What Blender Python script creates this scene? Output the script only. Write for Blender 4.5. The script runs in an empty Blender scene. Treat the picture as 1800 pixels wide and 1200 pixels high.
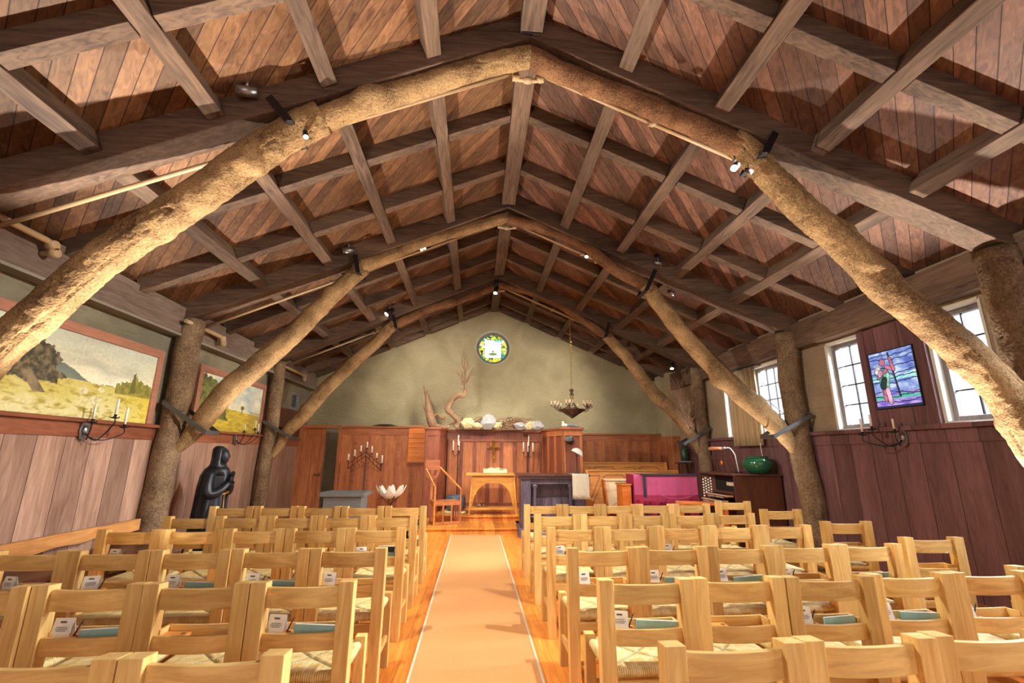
import bpy, bmesh, math, random
from math import sin, cos, pi, radians, sqrt, atan2, floor
from mathutils import Vector, Matrix, Euler, noise
random.seed(7)
C = bpy.context.scene.collection
scene = bpy.context.scene

# ------------------------------------------------------------------ camera
CAM_H = 1.45
YAW, PITCH, ROLL = radians(4.4), radians(13.95), radians(.37)
cam = bpy.data.cameras.new('camera'); cam.sensor_width = 36; cam.lens = 16.0; cam.clip_start = .02
camo = bpy.data.objects.new('camera', cam); C.objects.link(camo)
_F = Vector((sin(YAW)*cos(PITCH), cos(YAW)*cos(PITCH), sin(PITCH)))
_R = Vector((cos(YAW), -sin(YAW), 0)); _U = _R.cross(_F)
_Rr = _R*cos(ROLL) + _U*sin(ROLL); _Ur = _U*cos(ROLL) - _R*sin(ROLL)
M3 = Matrix((_Rr, _Ur, -_F)).transposed()
camo.matrix_world = Matrix.Translation((0, 0, CAM_H)) @ M3.to_4x4()
scene.camera = camo
def at(px, py, X=None, Y=None, Z=None, P=None):
    """world point seen at photo pixel (px,py) on the plane X=, Y=, Z= or P=(point, normal)"""
    r = M3 @ Vector((px-900, -(py-600), -800.)); c = Vector((0, 0, CAM_H))
    if X is not None: t = X/r.x
    elif Y is not None: t = Y/r.y
    elif Z is not None: t = (Z-CAM_H)/r.z
    else:
        n = Vector(P[1]); t = (Vector(P[0])-c).dot(n)/r.dot(n)
    return c + r*t

# ------------------------------------------------------------------ world, view, lights
scene.view_settings.view_transform = 'Standard'; scene.view_settings.look = 'None'
scene.view_settings.gamma = 1; scene.view_settings.use_curve_mapping = False
scene.view_settings.exposure = 0.0
w = bpy.data.worlds.new('sky'); scene.world = w; w.use_nodes = True
bg = w.node_tree.nodes['Background']; bg.inputs[0].default_value = (.90, .93, 1, 1); bg.inputs[1].default_value = 1.3
def light(name, kind, loc, energy, color=(1, 1, 1), target=None, **kw):
    l = bpy.data.lights.new(name, kind); l.energy = energy; l.color = color
    for k, v in kw.items(): setattr(l, k, v)
    o = bpy.data.objects.new(name, l); C.objects.link(o); o.location = loc
    if target is not None:
        o.rotation_euler = (Vector(target)-Vector(loc)).to_track_quat('-Z', 'Y').to_euler()
    return o
WARM = (1, .93, .80)
COOL = (.86, .92, 1)
# daylight falling through the windows of the right wall, from the bright sky above the garden
light('daylight_garden', 'AREA', (9.0, 4.6, 6.0), 14000, COOL, (4.0, 5.0, 1.2), shape='RECTANGLE', size=12, size_y=4)
sun = light('low_daylight', 'SUN', (12, 6.5, 4.7), 24.0, (.88, .93, 1), (2.0, 4.9, 2.0)); sun.data.angle = radians(28)
# added fill lamp outside the unseen back opening, behind the camera
light('added_back_fill', 'AREA', (.3, -5.2, 2.2), 120, (1, .95, .88), (.3, 4, .6), shape='RECTANGLE', size=7, size_y=2.4)
# unseen uplights added at floor level to throw the beam shadows on the roof boards
for _x, _y, _e, _tx in ((-2.6, 3.95, 1750, -1.6), (4.42, 4.10, 1500, 2.4), (-2.6, 6.80, 700, -1.7), (4.25, 6.72, 500, 2.5), (-2.5, 9.55, 250, -1.6)):
    light('added_floor_uplight', 'SPOT', (_x, _y, .06), _e, (1, .92, .78), (_tx, _y-1.7, 4.3), spot_size=radians(70), spot_blend=.5, shadow_soft_size=.03)
# ------------------------------------------------------------------ helpers
def link(o, parent=None):
    C.objects.link(o)
    if parent is not None: o.parent = parent
    return o
def tag(o, label=None, cat=None, group=None, kind=None):
    if label: o['label'] = label
    if cat: o['category'] = cat
    if group: o['group'] = group
    if kind: o['kind'] = kind
    return o
def empty(name, loc, label, cat, rz=0, group=None):
    o = bpy.data.objects.new(name, None); o.empty_display_size = .1; C.objects.link(o)
    o.location = loc; o.rotation_euler = (0, 0, rz)
    return tag(o, label, cat, group)
class G:
    def __init__(s): s.bm = bmesh.new()
    def box(s, x0, x1, y0, y1, z0, z1, m=0, mat=None):
        vs = [s.bm.verts.new((x, y, z)) for z in (z0, z1) for y in (y0, y1) for x in (x0, x1)]
        for f in ((0,2,3,1),(4,5,7,6),(0,1,5,4),(2,6,7,3),(0,4,6,2),(1,3,7,5)):
            fc = s.bm.faces.new([vs[i] for i in f]); fc.material_index = m
        if mat is not None:
            for v in vs: v.co = mat @ v.co
        return vs
    def bar(s, a, b, w, h, up=(0, 0, 1), m=0, w2=None, h2=None):
        """box from a to b; w across, h along up"""
        a, b = Vector(a), Vector(b); d = (b-a).normalized(); up = Vector(up)
        x = d.cross(up)
        if x.length < 1e-5: x = d.cross(Vector((1, 0, 0)))
        x.normalize(); u = x.cross(d).normalized()
        w2 = w if w2 is None else w2; h2 = h if h2 is None else h2
        vs = []
        for p, ww, hh in ((a, w, h), (b, w2, h2)):
            for sx, su in ((-1,-1),(1,-1),(1,1),(-1,1)):
                vs.append(s.bm.verts.new(p + x*sx*ww/2 + u*su*hh/2))
        for f in ((0,1,2,3),(7,6,5,4),(0,4,5,1),(1,5,6,2),(2,6,7,3),(3,7,4,0)):
            fc = s.bm.faces.new([vs[i] for i in f]); fc.material_index = m
        return vs
    def tube(s, pts, rad, n=10, m=0, cap=True, bump=None, closed=False):
        pts = [Vector(p) for p in pts]; k = len(pts)
        if not hasattr(rad, '__len__'): rad = [rad]*k
        rings = []; prev = None
        for i, p in enumerate(pts):
            if closed: d = pts[(i+1) % k]-pts[i-1]
            else: d = pts[min(i+1, k-1)]-pts[max(i-1, 0)]
            d.normalize()
            if prev is None:
                x = d.cross(Vector((0, 0, 1)))
                if x.length < .1: x = d.cross(Vector((0, 1, 0)))
            else:
                x = prev - d*prev.dot(d)
                if x.length < 1e-4: x = d.orthogonal()
            x.normalize(); prev = x; y = d.cross(x)
            ring = []
            for j in range(n):
                a = 2*pi*j/n; r = rad[i]
                dirv = x*cos(a)+y*sin(a); q = p+dirv*r
                if bump: q = p + dirv*(r+bump(q, i, a))
                ring.append(s.bm.verts.new(q))
            rings.append(ring)
        rng = range(k) if closed else range(k-1)
        for i in rng:
            A, B = rings[i], rings[(i+1) % k]
            for j in range(n):
                f = s.bm.faces.new((A[j], A[(j+1) % n], B[(j+1) % n], B[j])); f.material_index = m; f.smooth = True
        if cap and not closed:
            f = s.bm.faces.new(list(reversed(rings[0]))); f.material_index = m
            f = s.bm.faces.new(rings[-1]); f.material_index = m
        return rings
    def lathe(s, prof, c=(0, 0, 0), n=24, m=0, fn=None, sx=1, sy=1):
        c = Vector(c); rings = []
        for i, (r, z) in enumerate(prof):
            ring = []
            for j in range(n):
                a = 2*pi*j/n; rr = max(r, 1e-4)
                if fn: rr, z2 = fn(rr, z, a)
                else: z2 = z
                ring.append(s.bm.verts.new(c+Vector((rr*cos(a)*sx, rr*sin(a)*sy, z2))))
            rings.append(ring)
        for A, B in zip(rings, rings[1:]):
            for j in range(n):
                f = s.bm.faces.new((A[j], A[(j+1) % n], B[(j+1) % n], B[j])); f.material_index = m; f.smooth = True
        for ring, rev in ((rings[0], True), (rings[-1], False)):
            f = s.bm.faces.new(list(reversed(ring)) if rev else ring); f.material_index = m
        return rings
    def prism(s, pts, ext, m=0):
        """polygon pts (3d) extruded by vector ext"""
        ext = Vector(ext); A = [s.bm.verts.new(Vector(p)) for p in pts]; B = [s.bm.verts.new(Vector(p)+ext) for p in pts]
        f = s.bm.faces.new(A); f.material_index = m
        f = s.bm.faces.new(list(reversed(B))); f.material_index = m
        n = len(A)
        for i in range(n):
            f = s.bm.faces.new((A[(i+1) % n], A[i], B[i], B[(i+1) % n])); f.material_index = m
    def ball(s, c, r, m=0, n=12, sc=(1, 1, 1)):
        k = n//2
        prof = [(r*sin(pi*i/k), -r*cos(pi*i/k)) for i in range(k+1)]
        rs = s.lathe([(p[0], p[1]*sc[2]) for p in prof], c, n, m, sx=sc[0], sy=sc[1])
    def obj(s, name, mats, parent=None, bevel=0, loc=None, smooth=False, seg=2):
        bmesh.ops.recalc_face_normals(s.bm, faces=s.bm.faces[:])
        if bevel:
            es = [e for e in s.bm.edges if len(e.link_faces) == 2 and e.calc_face_angle(0) > .7]
            try: bmesh.ops.bevel(s.bm, geom=es, offset=bevel, segments=seg, affect='EDGES', profile=.6, clamp_overlap=True)
            except Exception: pass
        me = bpy.data.meshes.new(name); s.bm.to_mesh(me); s.bm.free()
        if smooth:
            for p in me.polygons: p.use_smooth = True
        for mm in (mats if isinstance(mats, (list, tuple)) else [mats]): me.materials.append(mm)
        o = bpy.data.objects.new(name, me); link(o, parent)
        if loc is not None: o.location = loc
        return o
def struct(o): o['kind'] = 'structure'; return o
def copy_tree(o, parent=None):
    c = o.copy(); C.objects.link(c)
    if parent is not None: c.parent = parent
    for ch in o.children: copy_tree(ch, c)
    return c

# ------------------------------------------------------------------ materials
def nm(name):
    m = bpy.data.materials.new(name); m.use_nodes = True
    nt = m.node_tree; b = nt.nodes['Principled BSDF']
    return m, nt, b
def srgb(c):
    return tuple(((v/255)/12.92 if v/255 <= .04045 else ((v/255+.055)/1.055)**2.4) for v in c)+(1,)
def N(nt, t, **kw):
    n = nt.nodes.new(t)
    for k, v in kw.items(): setattr(n, k, v)
    return n
def plain(name, col, rough=.5, metal=0, emit=0, bump=0, bscale=40, spec=.5):
    m, nt, b = nm(name); c = srgb(col)
    b.inputs['Base Color'].default_value = c; b.inputs['Roughness'].default_value = rough
    b.inputs['Metallic'].default_value = metal; b.inputs['Specular IOR Level'].default_value = spec
    if emit:
        b.inputs['Emission Color'].default_value = c; b.inputs['Emission Strength'].default_value = emit
    tc = N(nt, 'ShaderNodeTexCoord'); no = N(nt, 'ShaderNodeTexNoise'); no.inputs['Scale'].default_value = bscale
    nt.links.new(tc.outputs['Object'], no.inputs['Vector'])
    mx = N(nt, 'ShaderNodeMix', data_type='RGBA'); mx.inputs[6].default_value = tuple(v*.86 for v in c[:3])+(1,); mx.inputs[7].default_value = tuple(min(1, v*1.1) for v in c[:3])+(1,)
    nt.links.new(no.outputs['Fac'], mx.inputs[0])
    if not emit: nt.links.new(mx.outputs[2], b.inputs['Base Color'])
    if bump:
        bp = N(nt, 'ShaderNodeBump'); bp.inputs['Strength'].default_value = bump; bp.inputs['Distance'].default_value = .01
        nt.links.new(no.outputs['Fac'], bp.inputs['Height']); nt.links.new(bp.outputs[0], b.inputs['Normal'])
    return m
def wood(name, dark, light_, axis='X', scale=6., stretch=12., rough=.5, bump=.15, board=None, rot=0, gap=.03, var=.35, spec=.4, knots=0, gapdark=.25, tint=None):
    """grain runs along axis. board=(axis,width) adds separate boards; rot turns the XY coordinates (radians)."""
    m, nt, b = nm(name); L = nt.links.new
    tc = N(nt, 'ShaderNodeTexCoord'); oi = N(nt, 'ShaderNodeObjectInfo')
    mp = N(nt, 'ShaderNodeMapping'); mp.inputs['Rotation'].default_value = (0, 0, rot)
    L(tc.outputs['Object'], mp.inputs['Vector']); vec = mp.outputs[0]
    sep = N(nt, 'ShaderNodeSeparateXYZ'); L(vec, sep.inputs[0])
    rnd = None
    if board:
        dv = N(nt, 'ShaderNodeMath', operation='DIVIDE'); dv.inputs[1].default_value = board[1]
        L(sep.outputs['XYZ'.index(board[0])], dv.inputs[0])
        fl = N(nt, 'ShaderNodeMath', operation='FLOOR'); L(dv.outputs[0], fl.inputs[0])
        fr = N(nt, 'ShaderNodeMath', operation='SUBTRACT'); L(dv.outputs[0], fr.inputs[0]); L(fl.outputs[0], fr.inputs[1])
        wn = N(nt, 'ShaderNodeTexWhiteNoise', noise_dimensions='1D'); L(fl.outputs[0], wn.inputs['W']); rnd = wn.outputs['Value']
        pp = N(nt, 'ShaderNodeMath', operation='PINGPONG'); pp.inputs[1].default_value = .5; L(fr.outputs[0], pp.inputs[0])
        gp = N(nt, 'ShaderNodeMapRange'); gp.inputs['From Min'].default_value = gap*.4; gp.inputs['From Max'].default_value = gap; gp.clamp = True
        L(pp.outputs[0], gp.inputs['Value'])
    else: rnd = oi.outputs['Random']
    # offset per board / object
    of = N(nt, 'ShaderNodeMath', operation='MULTIPLY'); of.inputs[1].default_value = 37.; L(rnd, of.inputs[0])
    cb = N(nt, 'ShaderNodeCombineXYZ'); 
    for i in range(3): L(of.outputs[0], cb.inputs[i])
    ad = N(nt, 'ShaderNodeVectorMath', operation='ADD'); L(vec, ad.inputs[0]); L(cb.outputs[0], ad.inputs[1])
    sc = [scale*stretch/2]*3; sc['XYZ'.index(axis)] = scale/2
    ml = N(nt, 'ShaderNodeVectorMath', operation='MULTIPLY'); ml.inputs[1].default_value = sc; L(ad.outputs[0], ml.inputs[0])
    n1 = N(nt, 'ShaderNodeTexNoise'); n1.inputs['Scale'].default_value = 1; n1.inputs['Detail'].default_value = 5; n1.inputs['Distortion'].default_value = 1.2
    L(ml.outputs[0], n1.inputs['Vector'])
    sc2 = [scale*.5]*3; sc2['XYZ'.index(axis)] = scale*.12
    ml2 = N(nt, 'ShaderNodeVectorMath', operation='MULTIPLY'); ml2.inputs[1].default_value = sc2; L(ad.outputs[0], ml2.inputs[0])
    n2 = N(nt, 'ShaderNodeTexNoise'); n2.inputs['Scale'].default_value = 1; n2.inputs['Detail'].default_value = 2; L(ml2.outputs[0], n2.inputs['Vector'])
    mixf = N(nt, 'ShaderNodeMath', operation='MULTIPLY_ADD'); mixf.inputs[1].default_value = .55; L(n1.outputs['Fac'], mixf.inputs[0])
    h2 = N(nt, 'ShaderNodeMath', operation='MULTIPLY'); h2.inputs[1].default_value = .45; L(n2.outputs['Fac'], h2.inputs[0]); L(h2.outputs[0], mixf.inputs[2])
    rp = N(nt, 'ShaderNodeValToRGB'); rp.color_ramp.elements[0].position = .33; rp.color_ramp.elements[1].position = .67
    rp.color_ramp.elements[0].color = srgb(dark); rp.color_ramp.elements[1].color = srgb(light_)
    L(mixf.outputs[0], rp.inputs[0]); col = rp.outputs[0]
    # value variation per board / object
    mr = N(nt, 'ShaderNodeMapRange'); mr.inputs['To Min'].default_value = 1-var; mr.inputs['To Max'].default_value = 1+var; L(rnd, mr.inputs['Value'])
    hs = N(nt, 'ShaderNodeHueSaturation'); L(col, hs.inputs['Color']); L(mr.outputs[0], hs.inputs['Value']); col = hs.outputs[0]
    h = n1.outputs['Fac']
    if board:
        mg = N(nt, 'ShaderNodeMix', data_type='RGBA'); mg.inputs[6].default_value = tuple(v*gapdark for v in srgb(dark)[:3])+(1,)
        L(gp.outputs[0], mg.inputs[0]); L(col, mg.inputs[7]); col = mg.outputs[2]
        hh = N(nt, 'ShaderNodeMath', operation='MULTIPLY_ADD'); hh.inputs[1].default_value = 4; L(gp.outputs[0], hh.inputs[0]); L(h, hh.inputs[2]); h = hh.outputs[0]
    L(col, b.inputs['Base Color']); b.inputs['Roughness'].default_value = rough; b.inputs['Specular IOR Level'].default_value = spec
    bp = N(nt, 'ShaderNodeBump'); bp.inputs['Strength'].default_value = bump; bp.inputs['Distance'].default_value = .004
    L(h, bp.inputs['Height']); L(bp.outputs[0], b.inputs['Normal'])
    return m
def bark(name, dark, light_, sc=18., bump=.8, axis='X', fine=60):
    m, nt, b = nm(name); L = nt.links.new
    tc = N(nt, 'ShaderNodeTexCoord')
    ml = N(nt, 'ShaderNodeVectorMath', operation='MULTIPLY'); s3 = [sc]*3; s3['XYZ'.index(axis)] = sc*.35; ml.inputs[1].default_value = s3
    L(tc.outputs['Object'], ml.inputs[0])
    vo = N(nt, 'ShaderNodeTexVoronoi', feature='DISTANCE_TO_EDGE'); vo.inputs['Scale'].default_value = 1; L(ml.outputs[0], vo.inputs['Vector'])
    n1 = N(nt, 'ShaderNodeTexNoise'); n1.inputs['Scale'].default_value = fine; n1.inputs['Detail'].default_value = 6; L(tc.outputs['Object'], n1.inputs['Vector'])
    n2 = N(nt, 'ShaderNodeTexNoise'); n2.inputs['Scale'].default_value = 4; n2.inputs['Detail'].default_value = 4; L(tc.outputs['Object'], n2.inputs['Vector'])
    mr = N(nt, 'ShaderNodeMapRange'); mr.inputs['From Max'].default_value = .12; mr.clamp = True; L(vo.outputs['Distance'], mr.inputs['Value'])
    a1 = N(nt, 'ShaderNodeMath', operation='MULTIPLY_ADD'); a1.inputs[1].default_value = .45; L(n1.outputs['Fac'], a1.inputs[0])
    a2 = N(nt, 'ShaderNodeMath', operation='MULTIPLY_ADD'); a2.inputs[1].default_value = .45; L(n2.outputs['Fac'], a2.inputs[0])
    a3 = N(nt, 'ShaderNodeMath', operation='MULTIPLY'); a3.inputs[1].default_value = .05; L(mr.outputs[0], a3.inputs[0]); L(a3.outputs[0], a2.inputs[2]); L(a2.outputs[0], a1.inputs[2])
    rp = N(nt, 'ShaderNodeValToRGB'); rp.color_ramp.elements[0].position = .35; rp.color_ramp.elements[1].position = .7
    rp.color_ramp.elements[0].color = srgb(dark); rp.color_ramp.elements[1].color = srgb(light_); L(a1.outputs[0], rp.inputs[0])
    L(rp.outputs[0], b.inputs['Base Color']); b.inputs['Roughness'].default_value = .85; b.inputs['Specular IOR Level'].default_value = .2
    bp = N(nt, 'ShaderNodeBump'); bp.inputs['Strength'].default_value = bump; bp.inputs['Distance'].default_value = .022
    L(a1.outputs[0], bp.inputs['Height']); L(bp.outputs[0], b.inputs['Normal'])
    return m
def attr_mat(name, emit=0, rough=.6, bump=0):
    m, nt, b = nm(name); L = nt.links.new
    at_ = N(nt, 'ShaderNodeVertexColor', layer_name='Col')
    L(at_.outputs[0], b.inputs['Base Color']); b.inputs['Roughness'].default_value = rough
    if emit: L(at_.outputs[0], b.inputs['Emission Color']); b.inputs['Emission Strength'].default_value = emit; b.inputs['Base Color'].default_value = (0, 0, 0, 1)
    if bump:
        tc = N(nt, 'ShaderNodeTexCoord'); n1 = N(nt, 'ShaderNodeTexNoise'); n1.inputs['Scale'].default_value = 90; L(tc.outputs['Object'], n1.inputs['Vector'])
        bp = N(nt, 'ShaderNodeBump'); bp.inputs['Strength'].default_value = bump; bp.inputs['Distance'].default_value = .005; L(n1.outputs['Fac'], bp.inputs['Height']); L(bp.outputs[0], b.inputs['Normal'])
    return m
def plaster(name, c1, c2):
    m, nt, b = nm(name); L = nt.links.new
    tc = N(nt, 'ShaderNodeTexCoord')
    n1 = N(nt, 'ShaderNodeTexNoise'); n1.inputs['Scale'].default_value = 1.3; n1.inputs['Detail'].default_value = 6; n1.inputs['Distortion'].default_value = .6; L(tc.outputs['Object'], n1.inputs['Vector'])
    ml = N(nt, 'ShaderNodeVectorMath', operation='MULTIPLY'); ml.inputs[1].default_value = (5, 5, 14); L(tc.outputs['Object'], ml.inputs[0])
    n2 = N(nt, 'ShaderNodeTexNoise'); n2.inputs['Scale'].default_value = 1; n2.inputs['Detail'].default_value = 7; n2.inputs['Distortion'].default_value = 2.5; L(ml.outputs[0], n2.inputs['Vector'])
    rp = N(nt, 'ShaderNodeValToRGB'); rp.color_ramp.elements[0].position = .35; rp.color_ramp.elements[1].position = .65
    rp.color_ramp.elements[0].color = srgb(c1); rp.color_ramp.elements[1].color = srgb(c2); L(n1.outputs['Fac'], rp.inputs[0])
    L(rp.outputs[0], b.inputs['Base Color']); b.inputs['Roughness'].default_value = .9; b.inputs['Specular IOR Level'].default_value = .15
    bp = N(nt, 'ShaderNodeBump'); bp.inputs['Strength'].default_value = .8; bp.inputs['Distance'].default_value = .04
    L(n2.outputs['Fac'], bp.inputs['Height']); L(bp.outputs[0], b.inputs['Normal'])
    return m
M = {}
M['beam'] = wood('dark_beam_wood', (60, 46, 40), (118, 94, 76), 'X', 5, 10, .7, .35, var=.16, spec=.25)
M['plank_l'] = wood('ceiling_boards_left', (72, 44, 30), (134, 96, 64), 'X', 5, 10, .6, .3, board=('Y', .105), rot=radians(45), gap=.035, var=.38, spec=.3)
M['plank_r'] = wood('ceiling_boards_right_haze_tint', (68, 42, 34), (126, 88, 68), 'Y', 5, 10, .6, .3, board=('X', .105), rot=radians(45), gap=.035, var=.38, spec=.3)  # right boards nudged purple: lens haze put into the colour
M['plate'] = wood('plate_beam_wood', (84, 70, 62), (128, 110, 98), 'Y', 5, 10, .7, .3, var=.1, spec=.25)
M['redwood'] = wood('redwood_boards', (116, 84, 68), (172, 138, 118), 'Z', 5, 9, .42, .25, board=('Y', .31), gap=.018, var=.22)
M['redwood_haze_tint'] = wood('haze_tinted_redwood_boards', (80, 54, 56), (122, 86, 88), 'Z', 5, 9, .45, .25, board=('Y', .31), gap=.018, var=.18)  # purple haze and dim light of the right side put into the colour
M['panel'] = wood('redwood_panel', (150, 84, 50), (206, 132, 84), 'Z', 5, 9, .42, .2, var=.12)
M['panel_dark'] = wood('dark_redwood_panel', (104, 54, 40), (158, 92, 66), 'Z', 5, 9, .42, .2, var=.12)
M['panel_x'] = wood('redwood_rail', (134, 74, 48), (186, 116, 78), 'X', 5, 9, .42, .2, var=.1)
M['panel_y'] = wood('redwood_cap', (104, 56, 38), (152, 92, 64), 'Y', 5, 9, .4, .2, var=.1)
M['floor'] = wood('orange_fir_floor', (204, 112, 40), (240, 158, 72), 'Y', 4, 10, .24, .12, board=('X', .085), gap=.014, var=.14, spec=.5, gapdark=.5)
M['dais'] = wood('dais_floor', (206, 116, 40), (246, 172, 80), 'Y', 4, 10, .25, .12, board=('X', .1), gap=.016, var=.22, spec=.5, gapdark=.5)
M['maple'] = wood('honey_maple', (196, 146, 78), (240, 205, 132), 'Z', 6, 9, .38, .12, var=.15)
M['maple_x'] = wood('honey_maple_cross', (190, 140, 74), (238, 201, 128), 'X', 6, 9, .38, .12, var=.15)
M['maple_y'] = wood('honey_maple_deep', (194, 144, 80), (232, 194, 120), 'Y', 6, 9, .38, .12, var=.1)
M['oak'] = wood('golden_oak', (188, 122, 44), (230, 170, 84), 'X', 6, 9, .35, .12, var=.08)
M['orange'] = wood('orange_fir', (188, 96, 36), (226, 138, 62), 'X', 6, 9, .35, .12, var=.08)
M['bench_oak'] = wood('bench_oak', (196, 122, 52), (236, 168, 92), 'X', 6, 9, .35, .12, var=.05)
M['slab'] = wood('live_edge_slab', (158, 98, 52), (214, 154, 92), 'Y', 5, 7, .4, .2, var=.05)
M['ebony'] = wood('blackened_oak', (54, 48, 60), (104, 94, 112), 'Z', 6, 9, .4, .2, var=.05)
M['walnut'] = wood('walnut', (58, 32, 24), (104, 62, 46), 'Z', 5, 8, .35, .12, var=.05)
M['bark'] = bark('madrone_bark', (96, 72, 48), (198, 162, 114), 34, .9, fine=70)
M['bark_r'] = bark('reddish_brown_log', (78, 50, 34), (158, 116, 80), 26, .8, fine=70)
M['bark_z'] = bark('post_bark', (84, 66, 50), (160, 132, 102), 22, .8, 'Z', fine=45)
M['drift'] = bark('driftwood', (112, 84, 64), (186, 150, 118), 16, .5, 'Z')
M['plaster'] = plaster('grey_ochre_plaster', (154, 143, 113), (175, 163, 130))
M['plaster_l'] = plaster('grey_green_plaster', (112, 108, 92), (134, 128, 108))
M['plaster_r'] = plaster('sand_plaster', (140, 120, 98), (168, 146, 120))
M['ledge_grey'] = plain('grey_ledge', (128, 124, 112), .8)
M['stonesill'] = plain('pale_sill', (204, 200, 188), .7)
M['iron'] = plain('black_iron', (44, 42, 46), .45, .7, bscale=60)
M['strap'] = plain('grey_iron_strap', (92, 90, 88), .5, .6)
M['ring'] = plain('pale_green_plaster_ring', (168, 172, 148), .8)
M['steel'] = plain('brushed_metal', (150, 148, 150), .35, .9)
M['pipe'] = plain('tan_painted_pipe', (176, 148, 112), .5)
M['brass'] = plain('old_brass', (156, 118, 52), .35, .9)
M['bronze'] = plain('dark_bronze', (92, 72, 60), .4, .7)
M['white'] = plain('candle_wax', (240, 236, 224), .5)
M['ivory'] = plain('ivory_wax', (228, 206, 176), .5)
M['paper'] = plain('white_paper', (238, 236, 232), .7)
M['ink'] = plain('grey_ink', (96, 92, 96), .7)
M['teal'] = plain('pale_teal_cover', (168, 212, 202), .5)
M['black'] = plain('black_cover', (28, 28, 32), .5)
M['statue'] = plain('black_bronze_statue', (46, 48, 54), .38, .5, bscale=12)
M['gold'] = plain('gold_leaf', (200, 150, 70), .35, .8)
M['verd'] = plain('green_bronze_statue', (60, 76, 62), .5, .4, bscale=30)
M['stone'] = plain('grey_stone', (126, 132, 136), .85, bump=.5, bscale=25)
M['sand'] = plain('yellow_rock', (196, 182, 140), .9, bump=.8, bscale=14)
M['grock'] = plain('grey_rock', (160, 160, 160), .85, bump=.8, bscale=14)
M['shell'] = plain('white_shell', (244, 240, 228), .4, bump=.2)
M['green'] = plain('green_glaze', (40, 92, 62), .12, bscale=6)
M['blue'] = plain('blue_grey_glaze', (70, 92, 108), .25, bscale=8)
M['magenta'] = plain('magenta_cloth', (158, 28, 70), .75, bscale=8)
M['magenta_lt'] = plain('pale_magenta_cloth', (192, 78, 120), .75, bscale=8)  # paler cloth for the upper part of the cover and the cord
M['strapcloth'] = plain('black_webbing', (46, 48, 58), .8)
M['linen'] = plain('linen', (204, 198, 176), .85, bump=.6, bscale=120)
M['curtain'] = plain('tan_curtain', (172, 146, 110), .9, bscale=5)
M['cushion'] = plain('pink_brocade', (206, 132, 112), .9, bump=.6, bscale=120)
M['blond'] = wood('blond_panel', (222, 190, 140), (244, 220, 176), 'Z', 6, 9, .4, .1, var=.03)
M['orangelamp'] = plain('orange_emblem', (236, 140, 40), .5)
M['void'] = plain('black_recess', (16, 15, 18), .8)
M['frame_p'] = wood('rosewood_frame', (140, 92, 74), (176, 124, 102), 'Y', 5, 8, .5, .15, var=.04)
M['grey_wood'] = wood('grey_window_frame', (92, 86, 88), (132, 126, 126), 'Z', 5, 8, .5, .1, var=.04)
M['bulb'] = plain('lit_bulb', (255, 240, 210), .3, emit=22)
M['bulb_star'] = plain('bright_lit_bulb', (255, 236, 190), .3, emit=70)
def rushmat():
    m, nt, b = nm('woven_rush'); L = nt.links.new
    tc = N(nt, 'ShaderNodeTexCoord'); at_ = N(nt, 'ShaderNodeVertexColor', layer_name='Col')
    n1 = N(nt, 'ShaderNodeTexNoise'); n1.inputs['Scale'].default_value = 22; n1.inputs['Detail'].default_value = 3; L(tc.outputs['Object'], n1.inputs['Vector'])
    rp = N(nt, 'ShaderNodeValToRGB'); rp.color_ramp.elements[0].position = .3; rp.color_ramp.elements[1].position = .7
    rp.color_ramp.elements[0].color = srgb((226, 186, 104)); rp.color_ramp.elements[1].color = srgb((255, 238, 184)); L(n1.outputs['Fac'], rp.inputs[0])
    mx = N(nt, 'ShaderNodeMix', data_type='RGBA', blend_type='MULTIPLY'); mx.inputs[0].default_value = 1
    L(rp.outputs[0], mx.inputs[6]); L(at_.outputs[0], mx.inputs[7]); L(mx.outputs[2], b.inputs['Base Color']); b.inputs['Roughness'].default_value = .6
    return m
M['rush'] = rushmat()
def glassmat():
    m, nt, b = nm('window_glass'); L = nt.links.new
    tr = N(nt, 'ShaderNodeBsdfTransparent'); gl = N(nt, 'ShaderNodeBsdfGlossy'); gl.inputs['Roughness'].default_value = .02
    mx = N(nt, 'ShaderNodeMixShader'); mx.inputs[0].default_value = .05; L(tr.outputs[0], mx.inputs[1]); L(gl.outputs[0], mx.inputs[2])
    L(mx.outputs[0], nt.nodes['Material Output'].inputs['Surface'])
    return m
M['glass'] = glassmat()
def carpetmat():
    m, nt, b = nm('tan_carpet'); L = nt.links.new
    tc = N(nt, 'ShaderNodeTexCoord'); n1 = N(nt, 'ShaderNodeTexNoise'); n1.inputs['Scale'].default_value = 260; n1.inputs['Detail'].default_value = 2; L(tc.outputs['Object'], n1.inputs['Vector'])
    rp = N(nt, 'ShaderNodeValToRGB'); rp.color_ramp.elements[0].position = .3; rp.color_ramp.elements[1].position = .7
    rp.color_ramp.elements[0].color = srgb((194, 134, 84)); rp.color_ramp.elements[1].color = srgb((218, 162, 108)); L(n1.outputs['Fac'], rp.inputs[0])
    L(rp.outputs[0], b.inputs['Base Color']); b.inputs['Roughness'].default_value = .95; b.inputs['Specular IOR Level'].default_value = .1
    bp = N(nt, 'ShaderNodeBump'); bp.inputs['Strength'].default_value = .5; bp.inputs['Distance'].default_value = .003; L(n1.outputs['Fac'], bp.inputs['Height']); L(bp.outputs[0], b.inputs['Normal'])
    return m
M['carpet'] = carpetmat()
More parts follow.
